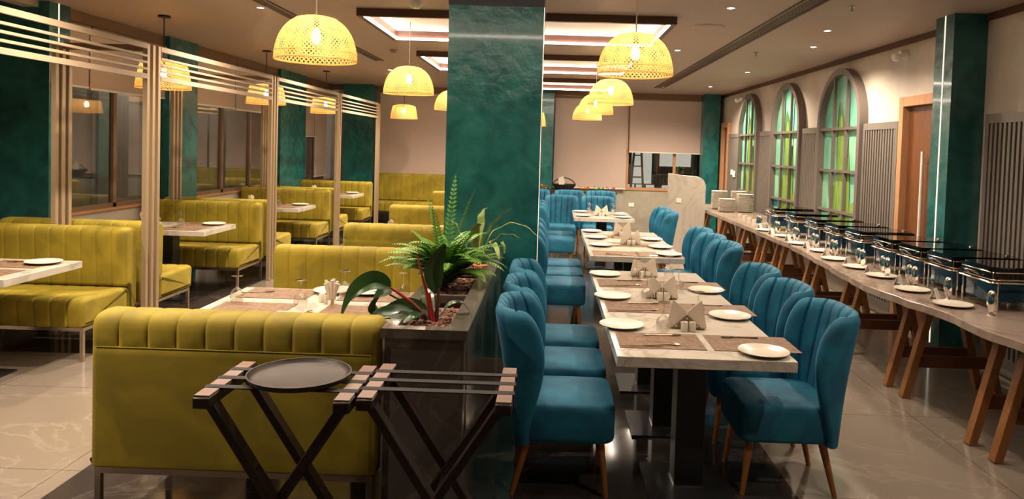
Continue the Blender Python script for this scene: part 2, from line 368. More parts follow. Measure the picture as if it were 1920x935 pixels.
# ================================================================ PILLARS
def pillar(lab,x0,x1,y0,y1,skirt=True,strip=None,band=None):
    t=thing('pillar',lab,'pillar',((x0+x1)/2,(y0+y1)/2,0)); w=(x1-x0)/2; d=(y1-y0)/2; top=CH
    if band: MB().box(-w-.004,w+.004,-d-.004,d+.004,band,top).build('top_band','black_trim',t,smooth=False); top=band
    MB().box(-w,w,-d,d,.1 if skirt else 0,top).build('shaft','green_plaster',t,smooth=False)
    if skirt: MB().box(-w-.012,w+.012,-d-.012,d+.012,0,.1).build('skirting','floor_light',t,smooth=False)
    if strip: 
        sx,sy0,sy1=strip
        MB().box(sx-(x0+x1)/2-.004,sx-(x0+x1)/2+.004,sy0-(y0+y1)/2,sy1-(y0+y1)/2,.1,top).build('light_strip','led_column',t,smooth=False)
    t['kind']='structure'; return t
pillar('central teal plastered square pillar at the end of the planter',-.785,-.088,5.46,6.06,True,(-.088,5.47,5.485),2.705)
pillar('teal pillar against the right wall behind the buffet',3.318,XR-.001,6.25,6.545,True,(3.318,6.385,6.40))
pillar('teal pillar in the far right corner',3.17,3.5,15.6,YF-.101,False)
pillar('teal pillar on the far wall just right of the central pillar',-.29,.02,15.6,YF-.101,False)
pillar('teal pillar in the far left corner',-4.42,-3.80,15.6,YF-.101,False)
pillar('nearest teal pillar on the left window wall',-6.0,-4.70,6.85,7.15,False,(-4.70,6.975,6.99))
pillar('second teal pillar on the left window wall',-5.0,-4.70,9.02,9.742,False)
pillar('third teal pillar on the left window wall',-5.0,-4.70,12.75,14.05,False)

# ================================================================ RIGHT WALL: panels, arches, doors
def slat_panel(lab,y0,y1,z0=.08,z1=2.06,plain=False):
    t=thing('slatted_panel',lab,'wall panel',(XR,(y0+y1)/2,0),0,'grey wall panels'); h=(y1-y0)/2
    m=MB(); m.box(-.06,-.001,-h,h,z1-.075,z1); m.box(-.06,-.001,-h,-h+.05,z0,z1-.075); m.box(-.06,-.001,h-.05,h,z0,z1-.075); m.box(-.06,-.001,-h+.05,h-.05,z0,z0+.08)
    m.build('frame','slat_grey',t,smooth=False)
    if plain: MB().box(-.05,-.001,-h+.051,h-.051,z0+.081,z1-.076).build('board','slat_grey',t,smooth=False)
    else:
        MB().box(-.015,-.001,-h+.051,h-.051,z0+.081,z1-.076).build('backing','slat_back',t,smooth=False)
        m=MB(); n=int((2*h-.1)/.058); st=(2*h-.1)/n
        for k in range(n): yy=-h+.05+(k+.5)*st; m.box(-.055,-.0155,yy-.016,yy+.016,z0+.081,z1-.076)
        m.build('slats','slat_grey',t,smooth=False)
slat_panel('grey slatted wall panel at the right edge, nearer than the teal pillar',3.2,6.12)
slat_panel('grey slatted wall panel between the wooden door and the nearest arch',7.66,8.50)
slat_panel('grey slatted wall panel between the nearest and middle arches',9.88,10.58)
slat_panel('grey slatted wall panel between the middle and farthest arches',11.97,12.77)
slat_panel('plain grey wall panel beyond the farthest arch with switches on it',14.07,14.93,plain=True)
def arch(lab,y0,y1):
    c=(y0+y1)/2; r=(y1-y0)/2; zs=2.76-r; zb=.45
    t=thing('arched_wall_art',lab,'wall art',(XR,c,0),0,'arched banana leaf panels')
    def arc(rr,n=28): return [(rr*math.cos(PI*k/n),zs+rr*math.sin(PI*k/n)) for k in range(n+1)]
    o=arc(r); i_=arc(r-.075)
    o=[(r,zb)]+o+[(-r,zb)]; i_=[(r-.075,zb)]+i_+[(-r+.075,zb)]
    m=MB(); n=len(o); vs=[];fs=[]
    for x in (-.10,-.001):
        vs+=[(x,a,b) for a,b in o]+[(x,a,b) for a,b in i_]
    for k in range(n-1):
        fs+=[(k,k+1,n+k+1,n+k),(2*n+k,3*n+k,3*n+k+1,2*n+k+1),(k,2*n+k,2*n+k+1,k+1),(n+k,n+k+1,3*n+k+1,3*n+k)]
    m.add(vs,fs); m.box(-.10,-.001,-r,r,zb-.07,zb); m.build('frame','arch_frame',t,ang=30)
    MB().prism([(r-.07,zb)]+arc(r-.07)+[(-r+.07,zb)],'x',-.018,-.002).build('backdrop','art_teal',t,smooth=False)
    # printed leaves
    def leaf(pts,w,x,matn,nm='printed_leaf'):
        m=MB(); L=len(pts)-1; vs=[];fs=[]
        P=[Vector((0,a,b)) for a,b in pts]
        for k in range(41):
            s=k/40*L; q=min(int(s),L-1); f=s-q; p=P[q].lerp(P[q+1],f); d=(P[q+1]-P[q]).normalized(); nn=Vector((0,-d.z,d.y))
            ww=w*(math.sin(PI*min(1,(k/40)*.93+.07))**.6)
            for sgn in (-1,-.4,0,.4,1):
                pp=p+nn*ww*sgn; yv=max(-r+.08,min(r-.08,pp.y)); lim=zs+math.sqrt(max(0,(r-.08)**2-yv*yv)); zv=max(zb,min(lim,pp.z))
                vs.append((x-.004*(1-abs(sgn)),yv,zv))
        for k in range(40):
            for j in range(4): fs.append((k*5+j,k*5+j+1,k*5+j+6,k*5+j+5))
        m.add(vs,fs); m.build(nm,matn,t)
    leaf([(-.1,.45),(-.05,1.3),(.03,1.9),(.12,2.35)],.17,-.022,'art_leaf_dark')
    leaf([(-.08,.45),(-.02,1.2),(.02,1.75),(.06,2.2)],.13,-.026,'art_leaf')
    leaf([(.0,.45),(.2,1.0),(.38,1.45)],.12,-.024,'art_leaf_dark')
    leaf([(-.12,.45),(-.3,.9),(-.5,1.15)],.15,-.024,'art_leaf')
    leaf([(-.18,.45),(-.2,1.2),(-.17,1.85)],.10,-.028,'art_leaf')
    leaf([(.1,.45),(.09,1.0),(.13,1.4)],.12,-.03,'art_leaf')
    MB().box(-.0205,-.019,.38,r-.08,zb,1.0).build('blue_field','art_blue',t,smooth=False)
    m=MB()
    q=r-.075
    for yy in (-q/3,q/3): m.box(-.075,-.04,yy-.016,yy+.016,zb,zs+math.sqrt(q*q-yy*yy))
    for zz in (2.02,1.5,1.0): m.box(-.078,-.04,-q,q,zz-.017,zz+.017)
    m.build('muntins','arch_frame',t,smooth=False)
arch('nearest of the three arched banana leaf panels on the right wall',8.51,9.87)
arch('middle of the three arched banana leaf panels on the right wall',10.59,11.96)
arch('farthest and smallest looking arched banana leaf panel on the right wall',12.78,14.06)
def door(n,y0,y1,zt,handle):
    t=thing('door_%d'%n,None,None,(XR,(y0+y1)/2,0)); h=(y1-y0)/2; struct(t)
    m=MB(); m.box(-.07,.12,-h,-h+.09,0,zt); m.box(-.07,.12,h-.09,h,0,zt); m.box(-.07,.12,-h+.09,h-.09,zt-.1,zt)
    m.build('door_frame','wood_frame',t,smooth=False,bevel=.004)
    l=MB().box(.0,.045,-h+.093,h-.093,.005,zt-.103).build('door_leaf','wood_door',t,smooth=False)
    if handle:
        m=MB(); m.cyl((-.05,.05,.75),(-.05,.05,1.75),.016); 
        for z in (.85,1.65): m.cyl((-.05,.05,z),(0,.05,z),.01)
        m.build('door_handle','blind_rail',l)
    else: MB().cyl((-.04,.25,1.05),(-.0,.25,1.05),.025).build('door_handle','brushed',l)
door(1,6.55,7.63,2.30,True)
door(2,14.98,15.59,2.30,False)

# ================================================================ CEILING FITTINGS
def emis(name,col,s):
    mat(name,col,.4,emit=(col,s)); return name
emis('downlight_glow',(1,.85,.65),6)
dl=thing('downlight','small round recessed ceiling downlight','ceiling light',(0,0,0),0,'recessed downlights')
MB().lathe([(.03,.0),(.045,-.004),(.05,0.0),(.05,.004)],20).build('rim','ceiling_paint',dl)
MB().lathe([(0,-.001),(.03,-.001)],20).build('lens','downlight_glow',dl)
K=Kit(dl)
for i,(x,y,wt,cone) in enumerate(DOWN):
    row=lambda v:'a' if v<-3.5 else 'b' if v<-2.2 else 'c' if v<-.7 else 'd' if v<1.8 else 'e'
    rk=['first','second','third','fourth','fifth','sixth','seventh'][sorted(q[1] for q in DOWN if row(q[0])==row(x)).index(y)]
    dist='above the %s'%('left aisle' if x<-2.2 and x>-3.5 else 'booths' if x<-3.5 else 'olive sofas' if x<-.7 else 'blue chairs' if x<1.8 else 'buffet')
    r=K.put((x,y,CH-.001),0,'small round recessed downlight %s, %s from the camera in its row'%(dist,rk),'recessed downlights')
    L=bpy.data.lights.new('spot_lamp','SPOT'); L.energy=wt*SPOT; L.color=(1,.83,.64); L.spot_size=R(cone); L.spot_blend=.85; L.shadow_soft_size=.03
    lo=bpy.data.objects.new('spot_lamp',L); COL.objects.link(lo); lo.location=(x,y,CH-.03)
m=MB()
for dx in (-.06,-.03,0,.03,.06): m.box(dx-.006,dx+.006,-4.4,4.4,-.008,0)
for s in (-1,1): m.box(s*.085-.012,s*.085+.012,-4.4,4.4,-.012,0)
t=tag(m.build('air_diffuser','coffer_frame',loc=(2.03,10.0,CH),smooth=False),'long linear air slot running along the ceiling above the buffet','air vent')
m=MB()
for dx in (-.03,.0,.03): m.box(dx-.006,dx+.006,-4.4,4.4,-.008,0)
for s in (-1,1): m.box(s*.055-.01,s*.055+.01,-4.4,4.4,-.012,0)
tag(m.build('air_diffuser','coffer_frame',loc=(-2.6,6.6,CH),smooth=False),'long linear air slot in the ceiling above the left aisle','air vent')
def detector(x,y,lab,n='smoke_detector',cat='smoke detector',s=1,mt='white_plastic'):
    tag(MB().lathe([(0,-.05*s),(.03*s,-.05*s),(.045*s,-.035*s),(.055*s,-.02*s),(.06*s,0)],20).build(n,mt,loc=(x,y,CH)),lab,cat)
detector(-1.216,6.446,'white smoke detector on the ceiling above the nearest coffer edge')
detector(-2.11,9.70,'small reddish smoke detector on the ceiling left of the middle coffer',mt='pad_brown',s=.9)
t=MB().lathe([(0,-.012),(.14,-.012),(.16,-.006),(.165,0)],32).build('ceiling_speaker','ceiling_paint',loc=(1.48,7.26,CH)); tag(t,'flat round ceiling speaker grille above the blue chairs','speaker')
t=MB().lathe([(0,-.012),(.14,-.012),(.16,-.006),(.165,0)],32).build('ceiling_speaker','ceiling_paint',loc=(-1.55,5.3,CH)); tag(t,'flat round ceiling speaker grille behind the biggest pendant lamp','speaker')
for i,(x,y,w) in enumerate(((2.40,6.09,'nearest'),(2.42,8.98,'second'),(-.6,12.3,'farthest'))):
    m=MB(); m.lathe([(0,0),(.03,0),(.03,-.006),(0,-.006)],14); m.cyl((0,0,-.006),(0,0,-.045),.007,n=8); m.lathe([(0,-.045),(.016,-.045),(.016,-.048),(0,-.048)],10)
    tag(m.build('sprinkler','brushed',loc=(x,y,CH)),'small ceiling sprinkler head, %s of the three'%w,'sprinkler')
def camr(x,y,z,lab):
    t=thing('dome_camera',lab,'security camera',(x,y,z))
    MB().cyl((.0,0,0),(-.07,0,0),.05,.045).build('mount','white_plastic',t)
    MB().lathe([(0,-.055),(.03,-.045),(.05,-.015),(.05,.02),(.0,.03)],18,(-.1,0,-.02)).build('housing','white_plastic',t)
camr(XR,7.67,2.74,'white security camera high on the right wall above the wooden door')
camr(XR,14.2,2.72,'white security camera high on the right wall near the far corner')
camr(1.63,15.80,2.80,'small white camera at the top between the two far blinds')

# ================================================================ PENDANT LAMPS
def shade_prof(kind):
    if kind=='dome': return lambda t:(.25*math.cos((t*1.35))**.75 if t<1 else 0, .27*math.sin(t*1.35)/math.sin(1.35))
    return lambda t:((.26-.06*t**1.6) if t<.8 else .2295-.0*t-(t-.8)*.55, .24*min(1,t/.8) if t<.8 else .24+.03*((t-.8)/.2))
def pendant(lab,kind,drop,rose):
    t=thing('pendant_lamp',lab,'pendant lamp',(0,0,0),0,'woven bamboo pendant lamps')
    pf=shade_prof(kind); H=.27
    m=MB(); n=54; seg=14; w=.0105
    for layer,sg in ((0,1),(1,-1)):
        for k in range(n):
            a0=2*PI*k/n; vs=[];fs=[]
            for q in range(seg+1):
                tt=q/seg*.93; r_,z=pf(tt); r_=r_+(.0018 if layer else 0); a=a0+sg*tt*1.5
                c=Vector((r_*math.cos(a),r_*math.sin(a),z)); tg=Vector((-math.sin(a),math.cos(a),0)); ww=w*(.35+.65*min(1,r_/.24))
                vs+=[c-tg*ww*.52,c+tg*ww*.52]
            for q in range(seg): fs.append((2*q,2*q+1,2*q+3,2*q+2))
            m.add(vs,fs)
    m.build('lamp_shade','bamboo',t)
    m=MB(); r0,z0=pf(0)
    m.tube([(r0*math.cos(2*PI*k/36),r0*math.sin(2*PI*k/36),0) for k in range(37)],.005,6)
    r1,z1=pf(.12); m.tube([((r1+.003)*math.cos(2*PI*k/36),(r1+.003)*math.sin(2*PI*k/36),z1) for k in range(37)],.003,6)
    m.build('rim','bamboo',t)
    r2,z2=pf(.9); m=MB(); m.lathe([(.0,H+.004),(r2*.6,H+.002),(r2+.012,z2)],28); m.build('crown','bamboo',t)
    MB().cyl((0,0,H+.002),(0,0,drop),.004 if not rose else .006,n=6).build('cord','lamp_cord' if not rose else 'black_metal',t)
    MB().cyl((0,0,H-.07),(0,0,H+.0),.018,n=10).build('socket','black_metal',t)
    MB().lathe([(0,H-.17),(.016,H-.165),(.027,H-.145),(.030,H-.125),(.022,H-.095),(.014,H-.071),(0,H-.071)],16).build('bulb','bulb_glow',t)
    if rose: MB().cyl((0,0,drop-.02),(0,0,drop),.06,.06,n=20).build('ceiling_rose','black_metal',t)
    return t
K1=Kit(pendant('l','dome',CH-2.18,False))
for x,y,lab in ((-1.49,4.62,'woven dome pendant nearest the camera on the left, hanging above the first olive sofas'),(-1.46,7.46,'woven dome pendant second in the left row, with the small lamp hanging below it'),(-1.45,10.6,'woven dome pendant half hidden behind the left side of the central pillar'),
                (.535,4.95,'largest woven dome pendant on the right, above the near marble table'),(.63,8.2,'second woven dome pendant of the right row'),(.60,10.5,'third woven dome pendant of the right row, overlapped by the second'),(.585,12.7,'farthest woven dome pendant of the right row')):
    K1.put((x,y,2.18),random.random(),lab,'dome pendants over the middle tables')
K2=Kit(pendant('l','drum',CH-2.165,True))
for x,y,lab in ((-3.97,7.5,'flat topped woven pendant above the second booth table'),(-3.97,10.2,'flat topped woven pendant above the third booth table'),(-3.97,12.9,'flat topped woven pendant above the fourth booth table'),(-2.92,14.5,'small flat topped pendant in the far left corner above the long banquette')):
    K2.put((x,y,2.165),random.random(),lab,'flat topped pendants over the booths')
K2.put((-.42,14.6,2.10),.3,'flat topped pendant whose edge peeps out right of the central pillar','flat topped pendants over the booths',1.09)

# ================================================================ PARTITION SCREENS
def post(x,y,lab):
    t=thing('screen_post',lab,'post',(x,y,0),0,'slatted screen posts')
    for dy in (-.085,0,.085):
        MB().box(-.019,.019,dy-.019,dy+.019,.006,2.43).build('upright','brass_post',t,smooth=False)
    MB().box(-.024,.024,-.108,.108,0,.006).build('base_plate','brown_metal',t,smooth=False)
PY=[3.49,6.19,8.88,11.58,14.2]; nm=['nearest','second','third','fourth','fifth']
for i,y in enumerate(PY):
    if i: post(-3.345,y-.055,'beige slatted screen post, %s along the aisle side of the booths'%['','nearest','second','third','farthest'][i])
for i,(x,y) in enumerate(((-4.10,6.135),(-4.51,8.825),(-4.50,11.525))):
    post(x,y,'beige slatted screen post on the window side, %s one'%['nearest','middle','farthest'][i])
for i in range(4):
    y0,y1=PY[i]-.055+.106,PY[i+1]-.055-.106
    t=thing('screen_rail','beige five bar screen rail over the booths, %s bay from the camera'%['first','second','third','fourth'][i],'screen rail',(-3.335,(y0+y1)/2,2.145),0,'screen rails above the booths'); h=(y1-y0)/2
    for z,th in ((0,.04),(.072,.018),(.125,.018),(.178,.018),(.245,.042)):
        MB().box(-.012,.012,-h,h,z,z+th).build('bar','rail_beige',t,smooth=False)
for i,(x0,x1,y) in enumerate(((-4.078,-3.367,6.135),(-4.488,-3.367,8.825),(-4.478,-3.367,11.525))):
    m=MB()
    for dy in (-.03,.02): m.box(x0,x1,y+dy-.0,y+dy+.022,2.38,2.43)
    tag(m.build('cross_beam','brown_metal',smooth=False),'dark brown cross beam joining the screen posts, %s'%['nearest','middle one','farthest'][i],'beam','screen cross beams')

# ================================================================ SOFAS
def channel_body(prof,W,ch,flute):
    # prof: closed list of (y,z,weight); lofted along x with grooves every ch
    n=len(prof); nrm=[]
    for i in range(n):
        a=prof[i-1]; b=prof[(i+1)%n]; dy,dz=b[0]-a[0],b[1]-a[1]; l=math.hypot(dy,dz) or 1; nrm.append((dz/l,-dy/l))
    area=sum(prof[i][0]*prof[(i+1)%n][1]-prof[(i+1)%n][0]*prof[i][1] for i in range(n))
    if area<0: nrm=[(-a,-b) for a,b in nrm]
    k=max(1,round(W/ch)); st=W/k; xs=[]; rr=.035
    for e in (0,.15,.4,.7,1): xs.append((-W/2+rr*(1-math.cos(e*PI/2)),rr*(1-math.sin(e*PI/2)),0))
    for q in range(1,k):
        c=-W/2+q*st
        for dx,dp in ((-.02,.05),(-.006,.35),(0,1),(.006,.35),(.02,.05)): xs.append((c+dx,0,dp))
        if q<k-1 or True: xs.append((c+st/2,0,-.03)) if q<k-1 else None
    for e in (1,.7,.4,.15,0): xs.append((W/2-rr*(1-math.cos(e*PI/2)),rr*(1-math.sin(e*PI/2)),0))
    xs=[x for x in xs if x]; vs=[];fs=[]
    for x,ins,dp in xs:
        for (y,z,w),(ny,nz) in zip(prof,nrm):
            d=ins+flute*dp*w; vs.append((x,y-ny*d,z-nz*d))
    for i in range(len(xs)-1):
        for j in range(n): j2=(j+1)%n; fs.append((i*n+j,i*n+j2,(i+1)*n+j2,(i+1)*n+j))
    fs.append(tuple(range(n))); fs.append(tuple(range((len(xs)-1)*n,len(xs)*n)))
    m=MB(); m.add(vs,fs); return m
def dense(pts,step=.03):
    out=[]
    for i,(y,z,w) in enumerate(pts):
        y2,z2,w2=pts[(i+1)%len(pts)]; k=max(1,int(math.hypot(y2-y,z2-z)/step))
        for q in range(k): f=q/k; out.append((y+(y2-y)*f,z+(z2-z)*f,w if f==0 else min(w,w2) if w!=w2 else w))
    return out
def rounded(pts):
    # pts: (y,z,r,w) -> polyline with rounded corners
    out=[];n=len(pts)
    for i,(y,z,r,w) in enumerate(pts):
        p=Vector((y,z)); a=(Vector(pts[i-1][:2])-p).normalized(); b=(Vector(pts[(i+1)%n][:2])-p).normalized()
        if r<=0: out.append((y,z,w)); continue
        for k in range(6):
            f=k/5; q=p+a*r*(1-f)**2+b*r*f**2; out.append((q.x,q.y,w))
    return out
def sofa(lab,W,top,depth=.66,rear_flute=True,base=.235,group=None):
    # local: back at y=0..-.17, seat towards -y, centred in x
    t=thing('banquette_sofa',lab,'sofa',(0,0,0),0,group)
    pf=dense(rounded([(-.17,.47,.02,1),(-.185,top,.07,1),(-.0,top-.005,.07,1),(.0,top-.143,.0,1),(-.0012,top-.147,0,0),(.001,top-.151,0,0),(.002,base+.02,.01,0),(-.12,base+.02,.01,0),(-.12,.45,0,0)]))
    channel_body(pf,W,.122,.0055).build('backrest','velvet_olive',t,ang=60)
    MB().tube([(-W/2+.03,.0005,top-.147),(W/2-.03,.0005,top-.147)],.0022,6).build('seam_piping','velvet_olive',t)
    ps=dense(rounded([(-.125,base+.02,.01,0),(-depth+.02,base+.02,.02,1),(-depth,.475,.075,1),(-.125,.455,.01,1)]))
    channel_body(ps,W-.01,.122,.009).build('seat','velvet_olive',t,ang=60)
    m=MB(); y0,y1=-depth+.04,-.01; x=W/2-.02
    for a in (y0,y1-.025): m.box(-x,x,a,a+.025,base-.008,base+.018)
    for s in (-x,x-.025): m.box(s,s+.025,y0+.025,y1-.025,base-.008,base+.018)
    m.build('base_frame','brushed',t,smooth=False)
    for sx in (-x,x-.025):
        for a in (y0,y1-.025): MB().box(sx,sx+.025,a,a+.025,0,base-.008).build('leg','brushed',t,smooth=False)
    return t
mid='olive banquettes down the middle of the room'
K=Kit(sofa('x',1.235,.925,group=mid))
K.put((-1.325,3.09,0),PI,'nearest olive velvet sofa, its back to the camera behind the tray stands',mid)
K.put((-1.36,5.42,0),0,'bright olive sofa facing the camera behind the first marble table',mid)
K.put((-1.30,6.80,0),PI,'shaded olive sofa seen from behind, third along the middle row',mid)
K.put((-1.36,9.20,0),0,'olive sofa facing the camera behind the second middle table',mid)
K.put((-1.30,12.1,0),0,'farthest olive sofa of the middle row, its corner beside the pillar',mid)
bt='olive banquettes in the window booths'
K=Kit(sofa('x',1.36,.94,.72,base=.235,group=bt))
xb=-3.385-.68
wh=['first','second','third','fourth']
K.put((xb,6.022,0),0,'olive booth sofa at the left edge facing the camera',bt)
K.put((xb,6.26,0),PI,'olive booth sofa just behind the nearest screen post, facing away',bt)
K.put((xb,8.712,0),0,'olive booth sofa facing the camera in the second booth',bt)
K.put((xb,8.948,0),PI,'olive booth sofa behind the second screen post, facing away',bt)
K.put((xb,11.41,0),0,'olive booth sofa facing the camera in the third booth',bt)
K.put((xb,11.65,0),PI,'olive booth sofa behind the third screen post, facing away',bt)
K.put((xb,14.03,0),0,'olive booth sofa facing the camera in the fourth booth',bt)
sofa('long olive banquette along the far wall below the blind',2.3,1.04,.62,group='far banquettes').location=(-2.55,15.9,0)

# ================================================================ TABLES
def table(name,lab,w,d,loc,ped=((0,0),),base=(.42,.42),group=None,pw=.145):
    t=thing('dining_table',lab,'table',loc,0,group)
    MB().box(-w/2,w/2,-d/2,d/2,.70,.75).build('tabletop','table_marble',t,bevel=.003)
    for px,py in ped:
        MB().box(px-pw/2,px+pw/2,py-pw/2,py+pw/2,.012,.70).build('pedestal','black_metal',t,smooth=False,bevel=.004)
        MB().box(px-base[0]/2,px+base[0]/2,py-base[1]/2,py+base[1]/2,.0,.012).build('base_plate','black_metal',t,smooth=False)
        MB().box(px-pw/2-.004,px+pw/2+.004,py-pw/2-.004,py+pw/2+.004,.0125,.020).build('collar','chrome',t,smooth=False)
    return t
g='white marble tables of the blue chairs'
TA=[]
for i,nmx in enumerate(('nearest','second','third')):
    table('t','white marble table on black pedestal between blue chairs, %s of the near run'%nmx,.815,.786,(.73,3.705+.789*i,0),group=g)
for i,nmx in enumerate(('nearer','farther')):
    table('t','white marble table in the second run between blue chairs, %s half'%nmx,.83,.985,(.775,6.93+.989*i,0),group=g)
table('t','farthest white marble table with black patterned glasses',.82,1.12,(.735,10.52,0),group=g)
g='white marble tables of the olive sofas'
for y,lab in ((4.22,'white marble table between the two nearest olive sofas'),(7.95,'white marble table between the third and fourth middle sofas')):
    table('t',lab,1.13,.74,(-1.325,y,0),ped=((-.3,0),(.3,0)),base=(.3,.4),group=g)
g='white marble booth tables'
for y,lab in ((4.95,'white marble booth table cut by the left edge'),(7.60,'white marble booth table in the second booth'),(10.32,'white marble booth table in the third booth'),(13.08,'white marble booth table in the fourth booth')):
    table('t',lab,1.27,.78 if y<5 else .74,(-3.41-.635,y,0),ped=((.1,0),),base=(.46,.30),group=g)

# ================================================================ BLUE CHAIRS
def chair():
    t=thing('dining_chair','teal velvet dining chair','chair',(0,0,0))
    # seat: rounded block, front at +x
    pts=[]; m=MB()
    def seat_fn(u,v):
        # u around superellipse, v height sections
        a=2*PI*u; ex=.22; c,s_=math.cos(a),math.sin(a)
        px=math.copysign(abs(c)**ex,c); py=math.copysign(abs(s_)**ex,s_)
        secs=[(0.0,.275),(.94,.275),(.985,.285),(1.0,.30),(1.0,.36),(1.0,.42),(.985,.448),(.94,.462),(.5,.472),(0,.474)]
        k,z=secs[min(9,int(round(v*9)))]
        return (.005+px*.235*k,py*.232*k,z)
    m.grid(56,10,seat_fn,close_u=True); m.build('seat','velvet_teal',t,ang=70)
    # back shell: inner and outer surfaces
    nu,nv=91,19; NG=6
    def inner(s,v):
        # s -1..1 across, v 0..1 height
        ztop=.918-.014*abs(s)**2-.018*max(0,(abs(s)-.90)/.10)**2
        z=.275+(ztop-.275)*v
        flare=1+.05*math.sin(min(1,v*1.1)*PI*.5)
        y=.236*flare*math.sin(s*1.5)/math.sin(1.5)
        wrap=.05+.145*math.sin(PI*min(1,max(0,v/.78))*.5)**1.5-.035*max(0,(v-.78)/.22)**2   # wings come forward at mid height
        x=-.225-.115*(v**1.1)+wrap*abs(s)**3.3
        return Vector((x,y,z))
    def nrm(s,v):
        e=.01; a=inner(min(1,s+e),v)-inner(max(-1,s-e),v); b=inner(s,min(1,v+e))-inner(s,max(0,v-e)); n=a.cross(b).normalized()
        return n if n.x>0 or abs(s)>.8 else -n
    front=[];back=[]
    for i in range(nu):
        s=-1+2*i/(nu-1)
        g=0
        if abs(s)<.86:
            ph=(s/.84*NG/2+ (0.5 if NG%2 else 0))%1; g=math.exp(-((min(ph,1-ph))/.085)**2)
        for j in range(nv):
            v=j/(nv-1); p=inner(s,v); n=nrm(s,v)
            if n.dot(Vector((1,-s*1.2,0)))<0: n=-n
            th=.058+.012*(1-v); rim=1-max(0,(v-.93)/.07)**2*.75; rs=1-max(0,(abs(s)-.93)/.07)**2*.6
            vis=1 if v>.25 else 0
            front.append(p+n*(th/2*rim*rs-.017*g*vis)); back.append(p-n*th/2*rim*rs)
    vs=front+back; N_=nu*nv; fs=[]
    for i in range(nu-1):
        for j in range(nv-1):
            a=i*nv+j; fs.append((a,a+nv,a+nv+1,a+1)); fs.append((N_+a,N_+a+1,N_+a+nv+1,N_+a+nv))
    for i in range(nu-1):
        a=i*nv; fs.append((a,N_+a,N_+a+nv,a+nv)); a=i*nv+nv-1; fs.append((a,a+nv,N_+a+nv,N_+a))
    for j in range(nv-1):
        fs.append((j,j+1,N_+j+1,N_+j)); a=(nu-1)*nv+j; fs.append((a,N_+a,N_+a+1,a+1))
    m=MB(); m.add(vs,fs); m.build('backrest','velvet_teal',t,ang=75)
    for x0,x1,s in ((.17,.205,1),(.17,.205,-1),(-.18,-.25,1),(-.18,-.25,-1)):
        MB().cyl((x0,s*.165,.28),(x1,s*.185,0),.021,.012,14).build('leg','wood_leg',t)
    return t
K=Kit(chair()); g='teal velvet dining chairs'
for k,(y,lab) in enumerate(((3.70,'teal velvet chair nearest on the left of the near table, beside the tray stands'),(4.29,'teal velvet chair second on the left of the near table'),(4.88,'teal velvet chair third on the left of the near table, by the pillar'),
    (6.8,'teal velvet chair just past the central pillar, left side of the second table run'),(7.35,'teal velvet chair in the middle of three left of the second table run'),(7.93,'teal velvet chair last of three left of the second table run'),(10.1,'teal velvet chair left of the farthest marble table, nearer one'),(10.68,'teal velvet chair left of the farthest marble table, farther one'))):
    K.put((.105,y,0),0,lab,g)
for y,x,lab in ((3.79,1.195,'big teal velvet chair nearest the camera on the right'),(4.42,1.195,'teal velvet chair second on the right of the near table'),(5.03,1.195,'teal velvet chair third on the right of the near table, brightly lit back'),
    (6.30,1.27,'teal velvet chair nearest of three on the right of the second table run'),(6.86,1.27,'teal velvet chair in the middle of three on the right of the second table run'),(7.42,1.27,'teal velvet chair farthest of three on the right of the second table run'),
    (9.45,1.27,'teal velvet chair standing alone on the right near the end of the buffet, nearer'),(10.03,1.27,'teal velvet chair on the right near the end of the buffet, farther')):
    K.put((x,y,0),PI,lab,g)
for x,y,rz,lab in ((.18,11.75,-PI/2,'teal velvet chair facing the camera behind the farthest marble table, left one'),(.76,11.75,-PI/2,'teal velvet chair facing the camera behind the farthest marble table, right one'),
    (-.28,13.3,-PI/2,'teal velvet chair in the last row near the black basket, left end'),(.34,13.3,-PI/2,'teal velvet chair in the last row below the black basket'),(.92,13.35,-PI/2,'teal velvet chair in the last row, right end')):
    K.put((x,y,0),rz,lab,g)

